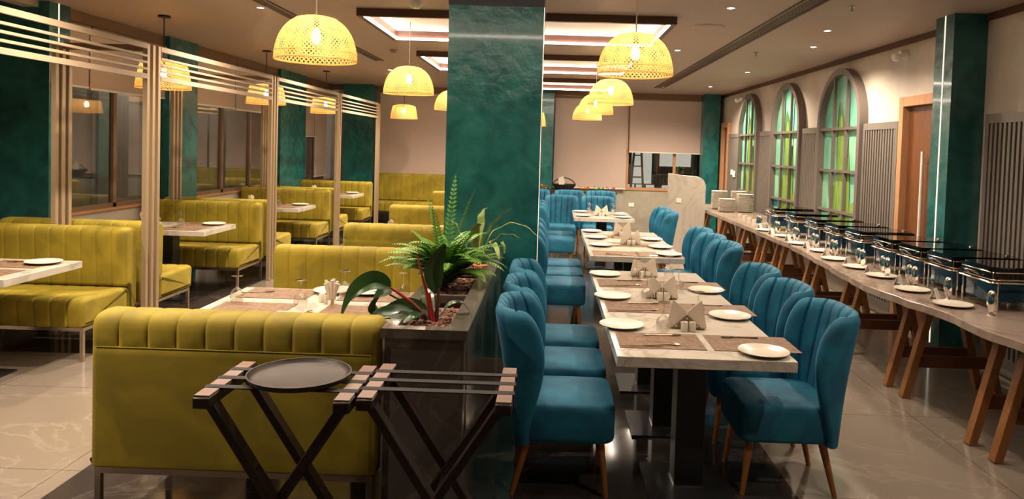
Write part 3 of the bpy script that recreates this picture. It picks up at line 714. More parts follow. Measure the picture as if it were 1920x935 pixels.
# ================================================================ TABLEWARE
def plate(r=.118,name='side_plate'):
    pr=[(0,.004),(r*.55,.004),(r*.66,.006),(r*.97,.017),(r,.019),(r*.985,.0205),(r*.66,.010),(r*.55,.0075),(0,.0075)]
    return MB().lathe([(r*.5,0),(r*.52,.0)]+[(r*.66,.004),(r*.98,.015),(r,.0185),(r*.985,.020),(r*.68,.0095),(r*.56,.0065),(0,.006)],32).build(name,'china')
o=plate(); tag(o,'x','plate'); KP=Kit(o)
def glass():
    t=thing('wine_glass','stemmed glass standing upside down','glass',(0,0,0))
    MB().lathe([(.0315,.0),(.036,.02),(.0385,.038),(.036,.056),(.026,.073),(.012,.083),(.005,.089),(.0042,.10),(.0042,.142),(.008,.148),(.031,.1505),(.032,.1525),(.0,.1535)],24).build('bowl','wine_glass',t)
    return t
KG=Kit(glass())
def napkin(kind):
    t=thing('napkin_holder','folded paper napkins in a triangular holder','napkin holder',(0,0,0))
    m=MB()
    for k in range(3):
        y=.004+k*.009; s=1-.06*k
        m.prism([(-.105*s,.008),(-.075*s,.155*s),(-.004,.092*s),(.0,.06),(-.06,.008)],'y',y,y+.006)
        m.prism([(.105*s,.008),(.06,.008),(.0,.06),(.004,.092*s),(.075*s,.155*s)],'y',y+.001,y+.007)
    m.build('napkins','napkin_paper',t,smooth=False)
    m=MB(); m.prism([(-.086,0),(0,.078),(.086,0)],'y',-.004,0); m.prism([(-.086,0),(0,.07),(.086,0)],'y',.032,.036); m.box(-.095,.095,-.004,.036,0,.007)
    h=m.build('holder','holder_wood',t,smooth=False)
    m=MB()
    if kind:
        for x,z in ((-.055,.018),(-.03,.038),(0,.058),(.03,.038),(.055,.018),(0,.02),(-.02,.02)): m.cyl((x,-.006,z),(x,-.0042,z),.005,n=10)
    else:
        for k in range(-4,5): x=k*.016; m.box(x-.003,x+.003,-.006,-.0042,.01,.075-abs(x)*.85)
    m.build('pattern','napkin_paper',h,smooth=False)
    return t
KN=Kit(napkin(1)); KN2=Kit(napkin(0))
def shaker():
    t=thing('shaker','small white ceramic shaker','salt shaker',(0,0,0))
    MB().lathe([(0,0),(.017,0),(.0185,.003),(.0185,.045),(.016,.051),(0,.053)],20).build('body','china',t)
    m=MB()
    for a in range(4): m.cyl((.007*math.cos(a*PI/2),.007*math.sin(a*PI/2),.0515),(.007*math.cos(a*PI/2),.007*math.sin(a*PI/2),.0535),.0015,n=6)
    m.build('holes','black_metal',t); return t
KS=Kit(shaker())
def mat_obj():
    return tag(MB().box(-.205,.205,-.145,.145,0,.0025).build('placemat','placemat'),'x','placemat')
KM=Kit(mat_obj())
def spoon():
    m=MB(); m.tube([(-.095,0,.002),(-.04,0,.003),(.02,0,.004),(.045,0,.003)],[.0045,.0028,.0025,.003],6)
    def f(u,v): a=2*PI*u; rr=v; return (.068+.024*rr*math.cos(a),.0155*rr*math.sin(a),.001+.005*rr*rr)
    m.grid(16,5,f,close_u=True); return tag(m.build('spoon','chrome'),'x','spoon')
def fork():
    m=MB(); m.tube([(-.095,0,.002),(-.04,0,.003),(.02,0,.004),(.05,0,.004)],[.0045,.0028,.0025,.004],6)
    m.box(.048,.06,-.010,.010,.002,.005)
    for k in range(4): y=-.0085+k*.00567; m.box(.06,.092,y-.0013,y+.0013,.003,.005)
    return tag(m.build('fork','dark_fork'),'x','fork')
def knife():
    m=MB(); m.box(-.10,.0,-.005,.005,0,.004); m.prism([(.0,-.007),(.09,-.006),(.105,.002),(.0,.007)],'z',.001,.003)
    return tag(m.build('knife','chrome'),'x','knife')
KSp=Kit(spoon()); KF=Kit(fork()); KK=Kit(knife())
zt=.7502
pos=['nearest','second','third','fourth','fifth','sixth']
def setting(x,y,side,where,nmx):
    # side -1: sits to the left of the table, 1 to the right
    KM.put((x,y,zt),0,'brown woven placemat %s, %s one'%(where,nmx),'woven placemats')
    KF.put((x-.03*side,y+.10,zt+.003),PI+.06 if side>0 else .05,'fork on the placemat %s, %s'%(where,nmx),'forks')
    KK.put((x-.10,y-.115,zt+.003),.03,'knife on the placemat %s, %s'%(where,nmx),'knives') if side<0 else None
    KSp.put((x-.0,y-.095,zt+.003),.25,'spoon on the placemat %s, %s'%(where,nmx),'spoons') if side<0 else None
# run A, positions read from the photograph as table coordinates
A='left of the near run'; B='right of the near run'
for k in range(3):
    yy=3.60+.765*k
    setting(.555,yy,-1,'on the '+A,pos[k]); setting(1.0-.035*k*0,yy,1,'on the '+B,pos[k])
for k,(x,y) in enumerate(((.395,3.87),(.41,4.63),(.42,5.45))):
    KP.put((x,y,zt),0,'white side plate on the %s, %s one'%(A,pos[k]),'side plates')
for k,(x,y) in enumerate(((1.015,3.43),(1.035,4.17),(1.06,4.93))):
    KP.put((x,y,zt+.0),0,'white side plate on the %s, %s one'%(B,pos[k]),'side plates')
for k,(x,y) in enumerate(((.60,3.78),(.615,4.55),(.63,5.27))):
    KG.put((x,y,zt+.003),0,'upside down stemmed glass left of the napkins, %s on the near run'%pos[k],'stemmed glasses')
for k,(x,y) in enumerate(((.84,4.10),(.86,4.86),(.89,5.45))):
    KG.put((x,y,zt+.003),0,'upside down stemmed glass right of the napkins, %s on the near run'%pos[k],'stemmed glasses')
for k,(x,y) in enumerate(((.735,3.86),(.72,4.63),(.705,5.42))):
    (KN if k==0 else KN2).put((x,y,zt),-.05,'napkin holder with crossed paper napkins, %s on the near table run'%pos[k],'napkin holders')
    for s in (0,1): KS.put((x-.02+.041*s,y-.045,zt),0,'white shaker in front of the %s napkin holder, %s of the pair'%(pos[k],['left','right'][s]),'shakers')
# run B
for k in range(3):
    yy=6.62+.64*k
    for s,x in ((-1,.60),(1,.99)):
        KM.put((x,yy,zt),0,'brown woven placemat on the second table run, %s side, %s one'%('left' if s<0 else 'right',pos[k]),'woven placemats')
        KSp.put((x,yy-.09,zt+.003),.1*s,'spoon on the second table run, %s side, %s one'%('left' if s<0 else 'right',pos[k]),'spoons')
for k,(x,y) in enumerate(((.50,7.1),(.49,7.7),(.47,8.28))): KP.put((x,y,zt+.003),0,'white side plate on the left edge of the second table run, %s one'%pos[k],'side plates')
for k,(x,y) in enumerate(((1.07,6.58),(1.07,7.08),(1.06,7.68))): KP.put((x,y,zt+.003),0,'white side plate on the right edge of the second table run, %s one'%pos[k],'side plates')
for k,(x,y) in enumerate(((.80,7.25),(.79,8.0))):
    KN2.put((x,y,zt),0,'napkin holder with crossed napkins on the second table run, %s one'%['nearer','farther'][k],'napkin holders')
    for s in (0,1): KS.put((x-.02+.041*s,y-.045,zt),0,'white shaker by the %s napkin holder of the second run, %s one'%(['nearer','farther'][k],['left','right'][s]),'shakers')
# table C
for k,(x,y,l) in enumerate(((1.0,10.12,'near right'),(.98,10.55,'far right'),(.46,10.2,'near left'),(.45,10.85,'far left'))):
    KP.put((x,y,zt),0,'white side plate at the %s of the farthest marble table'%l,'side plates')
KN2.put((.72,10.35,zt),0,'napkin holder on the farthest marble table','napkin holders')
for s in (0,1): KS.put((.70+.041*s,10.30,zt),0,'white shaker on the farthest marble table, %s one'%['left','right'][s],'shakers')
for k,(x,y,l) in enumerate(((.56,10.35,'near left'),(.56,10.65,'far left'),(.89,10.35,'near right'),(.90,10.65,'far right'))):
    KG.put((x,y,zt),0,'upside down stemmed glass at the %s of the farthest marble table'%l,'stemmed glasses')
# sofa tables
for s,x in ((0,-1.62),(1,-1.03)):
    for q,yy in enumerate((4.01,4.42)):
        KM.put((x,yy,zt),0,'brown placemat on the first sofa table, %s %s corner'%(['near','far'][q],['left','right'][s]),'woven placemats')
for x,y,l in ((-1.755,4.13,'at the left end'),(-1.37,4.06,'in the middle near edge'),(-1.22,4.40,'behind the napkins'),(-.86,4.38,'beside the big leaves')):
    KG.put((x,y,zt+.003),0,'upside down stemmed glass on the first sofa table, %s'%l,'stemmed glasses')
for x,y,l in ((-1.32,4.50,'left one'),(-1.10,4.50,'right one')): KP.put((x,y,zt+.003),0,'white side plate on the far edge of the first sofa table, %s'%l,'side plates')
def cup_holder():
    t=thing('napkin_cup','upright rolled paper napkins in a small metal cup','napkin holder',(0,0,0))
    MB().lathe([(0,0),(.022,0),(.024,.03),(.022,.03),(.02,.003),(0,.003)],16).build('cup','chrome',t)
    m=MB()
    for k in range(9):
        a=k*.7; m.cyl((.008*math.cos(a),.008*math.sin(a),.004),(.038*math.cos(a),.02*math.sin(a),.12+.03*((k*7)%5)/5),.005,.009,8)
    m.build('napkins','napkin_paper',t); return t
KC=Kit(cup_holder()); gg='upright napkin cups'
KC.put((-1.23,4.17,zt),0,'upright paper napkins in a metal cup on the first sofa table',gg)
for s in (0,1): KS.put((-1.30+.04*s,4.22-.03*s,zt),0,'white shaker beside the upright napkins on the first sofa table, %s one'%['left','right'][s],'shakers')
KF.put((-1.75,4.42,zt+.003),.3,'fork at the left end of the first sofa table','forks'); KSp.put((-1.36,3.95,zt+.003),.2,'spoon at the near edge of the first sofa table','spoons'); KF.put((-.98,4.52,zt+.02),.6,'fork beside the right plate on the first sofa table','forks')
for x,y,l in ((-1.75,8.1,'left end'),(-1.0,7.85,'middle'),(-.86,8.05,'right end')): KG.put((x,y,zt),0,'upside down stemmed glass on the second sofa table, %s'%l,'stemmed glasses')
KC.put((-.92,7.8,zt),0,'upright paper napkins on the second sofa table',gg)
for k,yb in enumerate((4.95,7.60,10.32,13.08)):
    w=['first','second','third','fourth'][k]
    KM.put((-3.72,yb+.17,zt),0,'brown placemat on the %s booth table, far side'%w,'woven placemats'); KM.put((-3.72,yb-.19,zt),0,'brown placemat on the %s booth table, near side'%w,'woven placemats')
    KG.put((-3.80,yb-.05,zt+.003),0,'upside down stemmed glass on the %s booth table, nearer the aisle'%w,'stemmed glasses')
    KG.put((-4.15,yb+.14,zt+.003),0,'upside down stemmed glass on the %s booth table, nearer the window'%w,'stemmed glasses')
    KP.put((-3.58,yb+.22,zt+.003),0,'white side plate on the %s booth table'%w,'side plates')
    KSp.put((-3.88,yb-.18,zt+.003),.5,'spoon on the %s booth table'%w,'spoons')
    KF.put((-3.75,yb+.24,zt+.003),PI+.3,'fork on the %s booth table'%w,'forks')
    KC.put((-4.2,yb-.02,zt),0,'upright paper napkins on the %s booth table'%w,gg)
    for s in (0,1): KS.put((-4.13+.04*s,yb-.05,zt),0,'white shaker on the %s booth table, %s one'%(w,['left','right'][s]),'shakers')

# ================================================================ PLANTER
px0,px1,py0,py1,pz=-.685,-.345,3.09,5.445,.90
t=thing('planter_box','long dark stone planter running from the tray stands to the central pillar','planter',((px0+px1)/2,(py0+py1)/2,0))
w=(px1-px0)/2; h=(py1-py0)/2
m=MB(); m.box(-w,w,-h,-h+.03,0,.86); m.box(-w,w,h-.03,h,0,.86); m.box(-w,-w+.03,-h+.03,h-.03,0,.86); m.box(w-.03,w,-h+.03,h-.03,0,.86)
m.build('body','planter_stone',t,smooth=False)
m=MB(); a=.012
m.box(-w-a,w+a,-h-a,-h+.05,.86,.90); m.box(-w-a,w+a,h-.05,h,.86,.90); m.box(-w-a,-w+.045,-h+.05,h-.05,.86,.90); m.box(w-.075,w+a,-h+.05,h-.05,.86,.90)
for yy in (-.45,.35): m.box(-w+.045,w-.075,yy-.02,yy+.02,.86,.899)
m.build('top_ledge','planter_stone',t,smooth=False)
m=MB(); m.box(w+a,w+a+.005,-h-a,h,.893,.902); m.box(w+a-.003,w+a+.004,-h-a-.003,-h-a+.004,0,.89); m.box(-w-.004,-w+.004,-h-a+.006,-h-a+.012,0,.86); m.build('metal_edge','brushed',t,smooth=False)
MB().box(-w+.031,w-.031,-h+.031,h-.031,.70,.80).build('soil','soil',t,smooth=False)
# pebbles in the near pot
m=MB(); random.seed(3)
for k in range(230):
    x=random.uniform(-.685+.07,-.345-.10); y=random.uniform(3.17,3.62); r=random.uniform(.007,.013)
    m.lathe([(0,-r*.7),(r*.8,-r*.35),(r,0),(r*.7,r*.5),(0,r*.7)],6,(x,y,.868+random.uniform(-.003,.006)))
m.box(-.65,-.425,3.145,3.66,.80,.865)
tag(m.build('pebbles','pebbles'),'reddish brown pebbles around the big leaved plant','pebbles',kind='stuff')
m=MB()
for k in range(200):
    x=random.uniform(-.685+.07,-.345-.10); y=random.uniform(3.92,4.5); r=random.uniform(.007,.013)
    m.lathe([(0,-r*.7),(r*.8,-r*.35),(r,0),(r*.7,r*.5),(0,r*.7)],6,(x,y,.858+random.uniform(-.003,.006)))
m.box(-.65,-.425,3.86,4.56,.80,.855)
tag(m.build('pebbles','pebbles'),'reddish brown pebbles beneath the fern','pebbles',kind='stuff')
def spline(pts,n):
    P=[Vector(p) for p in pts]; out=[]
    for k in range(n+1):
        s=k/n*(len(P)-1); i=min(int(s),len(P)-2); f=s-i
        p0=P[max(i-1,0)];p1=P[i];p2=P[i+1];p3=P[min(i+2,len(P)-1)]
        out.append(.5*((2*p1)+(-p0+p2)*f+(2*p0-5*p1+4*p2-p3)*f*f+(-p0+3*p1-3*p2+p3)*f**3))
    return out
def leafblade(m,pts,w,n=18,fold=.25,side=None,wave=0,thick=.0015):
    C=spline(pts,n); vs=[];fs=[]
    for k,p in enumerate(C):
        d=(C[min(k+1,n)]-C[max(k-1,0)]).normalized(); sd=Vector(side) if side else d.cross(Vector((0,0,1)))
        sd=(sd-d*sd.dot(d)).normalized(); up=sd.cross(d); f=k/n; ww=w*math.sin(PI*(f**.8*.96+.02))**.8
        wv=wave*math.sin(f*25)
        for s in (-1,-.5,0,.5,1): vs.append(p+sd*ww*s+up*(abs(s)*ww*fold+wv*abs(s)*ww))
    nn=len(vs)
    vs+= [Vector(v)-Vector((0,0,thick)) for v in vs]
    for k in range(n):
        for j in range(4):
            a=k*5+j; fs+=[(a,a+1,a+6,a+5),(nn+a,nn+a+5,nn+a+6,nn+a+1)]
        fs+=[(k*5,k*5+5,nn+k*5+5,nn+k*5),(k*5+4,nn+k*5+4,nn+k*5+9,k*5+9)]
    m.add(vs,fs)
bx,by=-.53,3.36
t=thing('leafy_plant','dark broad leaved plant with red stems at the near end of the planter','plant',(bx,by,.86))
def stem(pts,r0,r1,mt,nm='stem'): m=MB(); C=spline(pts,14); m.tube(C,[r0+(r1-r0)*k/14 for k in range(15)],8); m.build(nm,mt,t)
def leaf(pts,w,mt='leaf_dark',**k): m=MB(); leafblade(m,pts,w,**k); m.build('leaf',mt,t)
stem([(0,0,0),(-.08,-.02,.09),(-.185,-.03,.165)],.010,.006,'stem_red')
leaf([(-.185,-.03,.165),(-.26,-.04,.185),(-.34,-.06,.13),(-.39,-.08,.035)],.052,side=(0,.75,.8),fold=.5)
stem([(0,0,0),(-.1,.02,.07),(-.2,.03,.12)],.008,.005,'stem_brown')
leaf([(-.19,.03,.13),(-.24,.04,.115),(-.27,.04,.06),(-.25,.05,0.03)],.045,side=(.2,.8,.6),fold=.5)
leaf([(-.02,.0,.06),(-.10,-.02,.07),(-.18,-.02,.05),(-.25,-.03,.02)],.05,side=(0,.6,.7))
leaf([(-.05,-.04,.03),(-.12,-.05,.055),(-.22,-.05,.045),(-.29,-.05,.01)],.045,side=(0,.8,.5))
stem([(0,0,0),(-.02,0,.12),(-.05,.01,.22),(-.075,.02,.31)],.012,.003,'stem_red')
stem([(.01,0,0),(.0,0,.05),(-.015,.0,.14)],.016,.008,'stem_red')
stem([(.02,.01,0),(.025,.01,.08),(.03,.01,.16)],.012,.006,'stem_brown')
leaf([(.02,.01,.14),(.0,.02,.22),(.01,.03,.28),(.05,.04,.36)],.045,side=(.9,.3,0),fold=.4)
leaf([(.03,.01,.02),(.08,.02,.08),(.13,.04,.09),(.17,.05,.05)],.03)
leaf([(-.02,-.03,.02),(-.05,-.10,.05),(-.10,-.14,.03)],.035)
stem([(0,0,0),(-.05,-.02,.06),(-.09,-.03,.1)],.005,.004,'stem_brown')
leaf([(-.01,.03,.02),(-.04,.12,.10),(-.06,.2,.12)],.03)
# fern
random.seed(11)
fx,fy=-.59,4.2
t=thing('fern','bushy bright green fern in the middle of the planter','fern',(fx,fy,.855))
def frond(L,az,el,curl,w,mt='fern_green'):
    m=MB(); n=26; p=Vector((0,0,.01)); pts=[]; e=el
    for k in range(n+1):
        pts.append(p.copy()); p=p+Vector((math.cos(az)*math.cos(e),math.sin(az)*math.cos(e),math.sin(e)))*L/n; e-=curl/n*(.6+.9*k/n)
    m.tube(pts,[.003*(1-.8*k/n) for k in range(n+1)],5)
    for k in range(3,n+1):
        f=k/n; d=(pts[k]-pts[k-1]).normalized(); sd=d.cross(Vector((0,0,1)))
        if sd.length<.05: sd=Vector((-math.sin(az),math.cos(az),0))
        sd.normalize(); up=sd.cross(d); ll=w*math.sin(PI*min(1,f*.85+.14))**.6
        for s in (-1,1):
            b=pts[k-1]; tip=b+sd*s*ll+d*ll*.5-up*ll*.12; mid_=b.lerp(tip,.45)+up*.004; wd=d*.0095
            m.add([b,mid_+wd,tip,mid_-wd],[(0,1,2,3)])
    m.build('frond',mt,t)
for k in range(84):
    az=k*2.4+random.uniform(-.3,.3); el=random.uniform(.85,1.5); frond(random.uniform(.30,.47),az,el,random.uniform(.9,2.0),random.uniform(.045,.062))
frond(.66,1.2,1.48,.15,.04); frond(.60,-.3,1.40,.3,.04); frond(.54,2.6,1.42,.3,.04); frond(.5,4.2,1.42,.3,.04)
MB().cyl((0,0,-.03),(0,0,.04),.03,.02).build('stalk','stem_brown',t)
# strap leaved plant
t=thing('strap_leaf_plant','plant with long pale arching leaves beside the central pillar','plant',(-.50,5.05,.85))
for pts,w_ in (([(0,0,0),(.06,-.02,.2),(.14,-.05,.33),(.24,-.1,.42)],.028),([(0,0,0),(.12,.02,.24),(.28,.03,.30),(.42,.03,.22)],.03),([(0,0,0),(.1,.05,.16),(.2,.06,.22),(.30,.05,.2)],.03),([(0,0,0),(-.1,0,.2),(-.16,0,.3),(-.2,0,.3)],.03),
      ([(0,0,0),(.08,-.1,.15),(.14,-.2,.18),(.18,-.28,.1)],.028),([(0,0,0),(.0,-.1,.2),(.02,-.18,.3),(.08,-.25,.32)],.03),([(0,0,0),(.13,.0,.14),(.18,-.02,.17),(.20,-.03,.1)],.026),([(0,0,0),(.02,.05,.25),(.03,.08,.36),(.06,.1,.4)],.028),([(0,0,0),(-.08,-.08,.12),(-.12,-.15,.16),(-.14,-.2,.1)],.03)):
    m=MB(); leafblade(m,pts,w_,wave=.25,fold=.2); m.build('leaf','leaf_light',t)
MB().cyl((0,0,-.03),(0,0,.04),.03,.02).build('stalk','stem_brown',t)
t=thing('flowering_plant','small orange and red flowering plant in the planter near the pillar','plant',(-.48,4.72,.80))
for k in range(9):
    a=k*2.4; r=.02+.055*(k%3)/2; m=MB(); m.cyl((r*.4*math.cos(a),r*.4*math.sin(a),0),(r*math.cos(a),r*math.sin(a),.10+.01*(k%4)),.003,n=6); m.build('stem','stem_brown',t)
    m=MB()
    for q in range(5):
        b=q*2*PI/5; m.lathe([(0,-.006),(.011,0),(0,.006)],8,(r*math.cos(a)+.012*math.cos(b),r*math.sin(a)+.012*math.sin(b),.11+.01*(k%4)))
    m.build('blossom','flower_orange',t)
tag(rect_box(.16,.16,.10,.01,0,0,0).build('plant_pot','pebbles',loc=(-.50,4.72,.801),bevel=.003),'square nursery pot of bark under the orange flowers','pot')

# ================================================================ TRAY STANDS AND TRAY
def stand(lab,loc):
    t=thing('tray_stand',lab,'tray stand',loc,0,'folding tray stands'); Wd,Dp,H=.49,.43,.78
    hw=Wd/2
    for s in (-1,1): 
        o=MB().box(s*hw-.03,s*hw+.03,-Dp/2,Dp/2,H-.045,H-.004).build('top_bar','dark_wood',t,bevel=.006)
    for (s,y) in ((-1,-.15),(-1,.17),(1,-.15+.035),(1,.17-.035)):
        MB().bar((s*hw*.98,y,H-.03),(-s*.245,y,.0),.032,.055,up=(0,1,0)).build('leg','dark_wood',t,smooth=False,bevel=.004)
    MB().cyl((-0.0,-.17,H*.5-.01),(0,.19,H*.5-.01),.008).build('pivot_bolt','chrome',t)
    m=MB(); m.cyl((-.2,-.14,.09),(-.2,.16,.09),.012); MB
    m.build('lower_rail','dark_wood',t); m=MB(); m.cyl((.2,-.12,.09),(.2,.14,.09),.012); m.build('lower_rail','dark_wood',t)
    ys=(-.105,.0,.105)
    for y in ys:
        m=MB(); m.box(-hw-.032,hw+.032,y-.018,y+.018,H-.001,H+.003)
        for s in (-1,1): m.box(s*hw+s*.0305,s*hw+s*.034,y-.018,y+.018,H-.047,H+.002)
        m.build('strap','strap_black',t,smooth=False)
    for s in (-1,1):
        for a,b_ in ((-.205,-.125),(-.085,-.02),(.02,.085),(.125,.205)):
            MB().box(s*hw-.027,s*hw+.027,a,b_,H-.004,H+.002).build('pad','pad_brown',t,smooth=False)
    return t
stand('folding dark wood tray stand on the left, carrying the round black tray',(-.950,2.735,0))
stand('folding dark wood tray stand on the right, empty with three black straps',(-.388,2.77,0))
tag(MB().lathe([(0,.004),(.165,.004),(.178,.010),(.186,.024),(.191,.024),(.184,.006),(.172,0),(0,0)],48).build('round_tray','tray_black',loc=(-.925,2.745,.7845)),'round black serving tray lying on the left tray stand','tray')

# ================================================================ BUFFET
edge=[(13.4,2.56),(12.6,2.53),(11,2.52),(9.5,2.53),(8.6,2.51),(7.75,2.515),(6.9,2.45),(6.23,2.39),(5.7,2.33),(5.25,2.32),(4.87,2.365),(4.75,2.40),(4.59,2.43),(4.15,2.41),(3.8,2.457),(3.3,2.50),(2.9,2.5)]
C=[]
for i in range(len(edge)-1):
    for k in range(5):
        f=k/5; y=edge[i][0]+(edge[i+1][0]-edge[i][0])*f; x=edge[i][1]+(edge[i+1][1]-edge[i][1])*f; C.append((x+.008*math.sin(y*9)+.005*math.sin(y*23),y))
poly=C+[(2.5,2.9),(3.28,2.9),(3.28,13.3),(2.9,13.45)]
tag(MB().prism(poly,'z',.70,.75).build('buffet_top','buffet_stone',smooth=False,bevel=.004),'long live edged stone buffet top carrying the chafing dishes','buffet table')
def trestle():
    t=thing('trestle','brown wooden trestle','trestle',(0,0,0),0,'buffet trestles')
    for y in (-.125,.125):
        for s in (-1,1):
            MB().bar((s*.33,y,0),(s*.17,y,.655),.05,.062,up=(0,1,0)).build('leg','trestle_wood',t,smooth=False,bevel=.003)
        MB().box(-.265,.265,y-.018,y+.018,.22,.30).build('stretcher','trestle_dark',t,smooth=False)
    MB().box(-.24,.24,-.16,.16,.655,.6995).build('top_beam','trestle_dark',t,smooth=False)
    return t
K=Kit(trestle())
for i,y in enumerate((3.1,4.235,5.315,6.42,7.42,8.5,9.2,10.2,11.3,12.6)):
    K.put((2.86,y,0),0,'brown wooden trestle under the buffet, number %s from the camera end'%['one','two','three','four','five','six','seven','eight','nine','ten'][i],'buffet trestles')
def chafing():
    t=thing('chafing_dish','rectangular chafing dish','chafing dish',(0,0,0))
    # short side faces -x ; x 0..0.52, y -.20...20
    rect_box(.44,.32,.12,.03,.25,0,.06).build('water_pan','navy_pan',t,bevel=.004)
    m=MB()
    def ring(x0,x1,y0,y1,z,r):
        P=[]
        for cx,cy,a in ((x1-.04,y1-.04,0),(x0+.04,y1-.04,90),(x0+.04,y0+.04,180),(x1-.04,y0+.04,270)):
            for k in range(5): tt=R(a+22.5*k); P.append((cx+.04*math.cos(tt),cy+.04*math.sin(tt),z))
        P.append(P[0]); m.tube(P,r,6)
    ring(0,.5,-.2,.2,.185,.006); ring(.02,.48,-.18,.18,.20,.004)
    m.build('rim','chrome',t)
    MB().box(.03,.47,-.165,.165,.19,.197).build('food_pan','food_brown',t,smooth=False)
    m=MB(); ring(.01,.49,-.185,.185,.245,.004); m.build('lid_frame','chrome',t)
    pr=[(-.01,.202),(-.005,.242),(.03,.275),(.47,.285),(.505,.245),(.505,.202)]
    m=MB()
    rect=rect_box(.46,.36,.008,.04,.25,0,.27); rect.build('lid_glass','smoke_glass',t)
    m=MB(); m.box(.01,.014,-.17,.17,.203,.27); m.box(.486,.49,-.17,.17,.203,.27); m.box(.02,.48,-.181,-.178,.203,.27); m.box(.02,.48,.178,.181,.203,.27); m.build('lid_side','smoke_glass',t,smooth=False)
    for x in (.04,.46):
        for s in (-1,1):
            m=MB(); m.cyl((x,s*.19,.0),(x,s*.19,.186),.007,n=8); m.cyl((x,s*.19,0),(x,s*.19,.008),.014,n=10); m.build('leg','chrome',t)
    m=MB(); m.tube(spline([(-.0,-.06,.215),(-.035,-.05,.235),(-.035,.05,.235),(0,.06,.215)],8),.006,8); m.build('handle','chrome',t)
    MB().lathe([(0,.278),(.012,.28),(.014,.292),(0,.298)],12,(.42,-.1,0)).build('knob','chrome',t)
    m=MB(); m.lathe([(0,0),(.03,0),(.032,.03),(0,.035)],14,(.25,0,.0)); m.build('burner','brushed',t)
    return t
K=Kit(chafing()); g='glass lidded chafing dishes'
def holder():
    t=thing('ladle_rest','upright oval polished ladle holder','ladle holder',(0,0,0))
    m=MB(); 
    def f(u,v): a=2*PI*u; b=PI*v; return (.016*math.sin(b)*math.cos(a),.032*math.sin(b)**.8*math.sin(a),.085-.068*math.cos(b))
    m.grid(18,14,f,close_u=True); m.build('bowl','chrome',t)
    MB().lathe([(0,0),(.024,0),(.02,.006),(.008,.012),(.006,.02),(0,.022)],16).build('foot','chrome',t)
    return t
KH=Kit(holder())
yfar=[4.95,5.40,5.84,6.30,6.90,7.40,7.97,8.65,9.40]
cards=[5.62,5.42,6.05,6.55,7.0,7.6,8.05,8.9]
for i,y in enumerate(yfar):
    w=['nearest','second','third','fourth','fifth','sixth','seventh','eighth','farthest'][i]
    K.put((2.72,y-.21,zt),0,'chafing dish with dark blue pan and glass lid, %s on the buffet'%w,g)
    for s in (0,1): 
        if i==0 and s==1: KH.put((2.68,y-.50+.02,zt),.4,'polished oval holder standing at the near side of the nearest chafing dish','ladle holders'); continue
        KH.put((2.665,y-.02+.085*s,zt),.5,'polished oval holder between chafing dishes, %s of the pair beside the %s dish'%(['right','left'][s],w),'ladle holders')
for i,(x,y) in enumerate(((2.585,4.72),(2.565,5.215),(2.60,5.78),(2.59,6.21),(2.57,6.66),(2.655,7.2),(2.61,7.74),(2.67,8.4),(2.62,9.0))):
    KP.put((x,y,zt),0,'white side plate along the buffet front edge, %s from the camera'%['nearest','second','third','fourth','fifth','sixth','seventh','eighth','ninth'][i],'plates on the buffet front')
def card():
    t=MB(); t.prism([(-.0,0),(.026,.07),(.028,.07),(.004,0)],'y',-.04,.04); t.prism([(.026,.07),(.028,.07),(.054,0),(.050,0)],'y',-.04,.04)
    return tag(t.build('tent_card','card_white',smooth=False),'x','card')
K=Kit(card())
for i,(x,y) in enumerate(((2.57,4.97),(2.57,5.49),(2.57,6.0),(2.57,6.43),(2.57,6.93),(2.57,7.47),(2.575,8.07),(2.58,8.7),(2.60,9.25))):
    K.put((x,y,zt),-.7,'small white tent card on the buffet, %s from the camera'%['nearest','second','third','fourth','fifth','sixth','seventh','eighth','ninth'][i],'tent cards')
# plate stacks
K=Kit(tag(plate(.135,'dinner_plate'),'x','plate'))
for nm_,x,y,n in (('front left stack',2.80,11.75,15),('tall rear left stack',2.80,12.28,22),('front right stack',3.085,11.75,21),('tall rear right stack',3.12,12.28,22)):
    for k in range(n): K.put((x+.002*math.sin(k*5),y+.002*math.cos(k*3),zt+k*.0135),0,('topmost' if k==n-1 else ['lowest','second lowest','third lowest','fourth lowest','fifth lowest','sixth lowest','seventh lowest','eighth lowest','ninth lowest','tenth lowest','eleventh lowest','twelfth lowest','thirteenth lowest','fourteenth lowest','fifteenth lowest','sixteenth lowest','seventeenth lowest','eighteenth lowest','nineteenth lowest','twentieth lowest','twenty-first lowest','twenty-second lowest'][k])+' white dinner plate in the %s on the buffet'%nm_,'plates of the '+nm_)
m=MB().lathe([(0,0),(.03,0),(.036,.045),(.032,.045),(.027,.005),(0,.005)],16).build('ramekin','china'); K=Kit(tag(m,'x','bowl'))
for k in range(7): K.put((2.80-.005*k,10.9-.27*k,zt),0,'small white bowl in the row on the buffet, %s from the plate stacks'%['first','second','third','fourth','fifth','sixth','seventh'][k],'small white bowls')
# cutlery display at the near end
t=thing('cutlery_rack','dark tiered rack for cutlery at the right edge of the buffet','cutlery rack',(2.94,4.03,zt))
for k in range(3): MB().box(-.16+.11*k,-.06+.11*k,-.24,.24,0,.03+.045*k).build('tier','black_metal',t,smooth=False,bevel=.004)
o=MB(); 
def f(u,v): a=2*PI*u; b=PI*v; return (.018*math.sin(b)*math.cos(a),.016*math.sin(b)*math.sin(a),.012-.016*math.cos(b)+.004)
o.grid(14,10,f,close_u=True); o.tube([(.01,0,.012),(.03,0,.006),(.05,0,.003)],.003,6)
K=Kit(tag(o.build('serving_spoon','chrome'),'x','spoon'))
for k in range(3):
    for q in range(9): K.put((2.94-.115+.11*k,3.83+.05*q,zt+.031+.045*k),0,'polished spoon end in the %s row of the cutlery rack, %s from the camera'%(['lowest','middle','top'][k],['first','second','third','fourth','fifth','sixth','seventh','eighth','ninth'][q]),'spoons in the %s row of the rack'%['lowest','middle','top'][k])
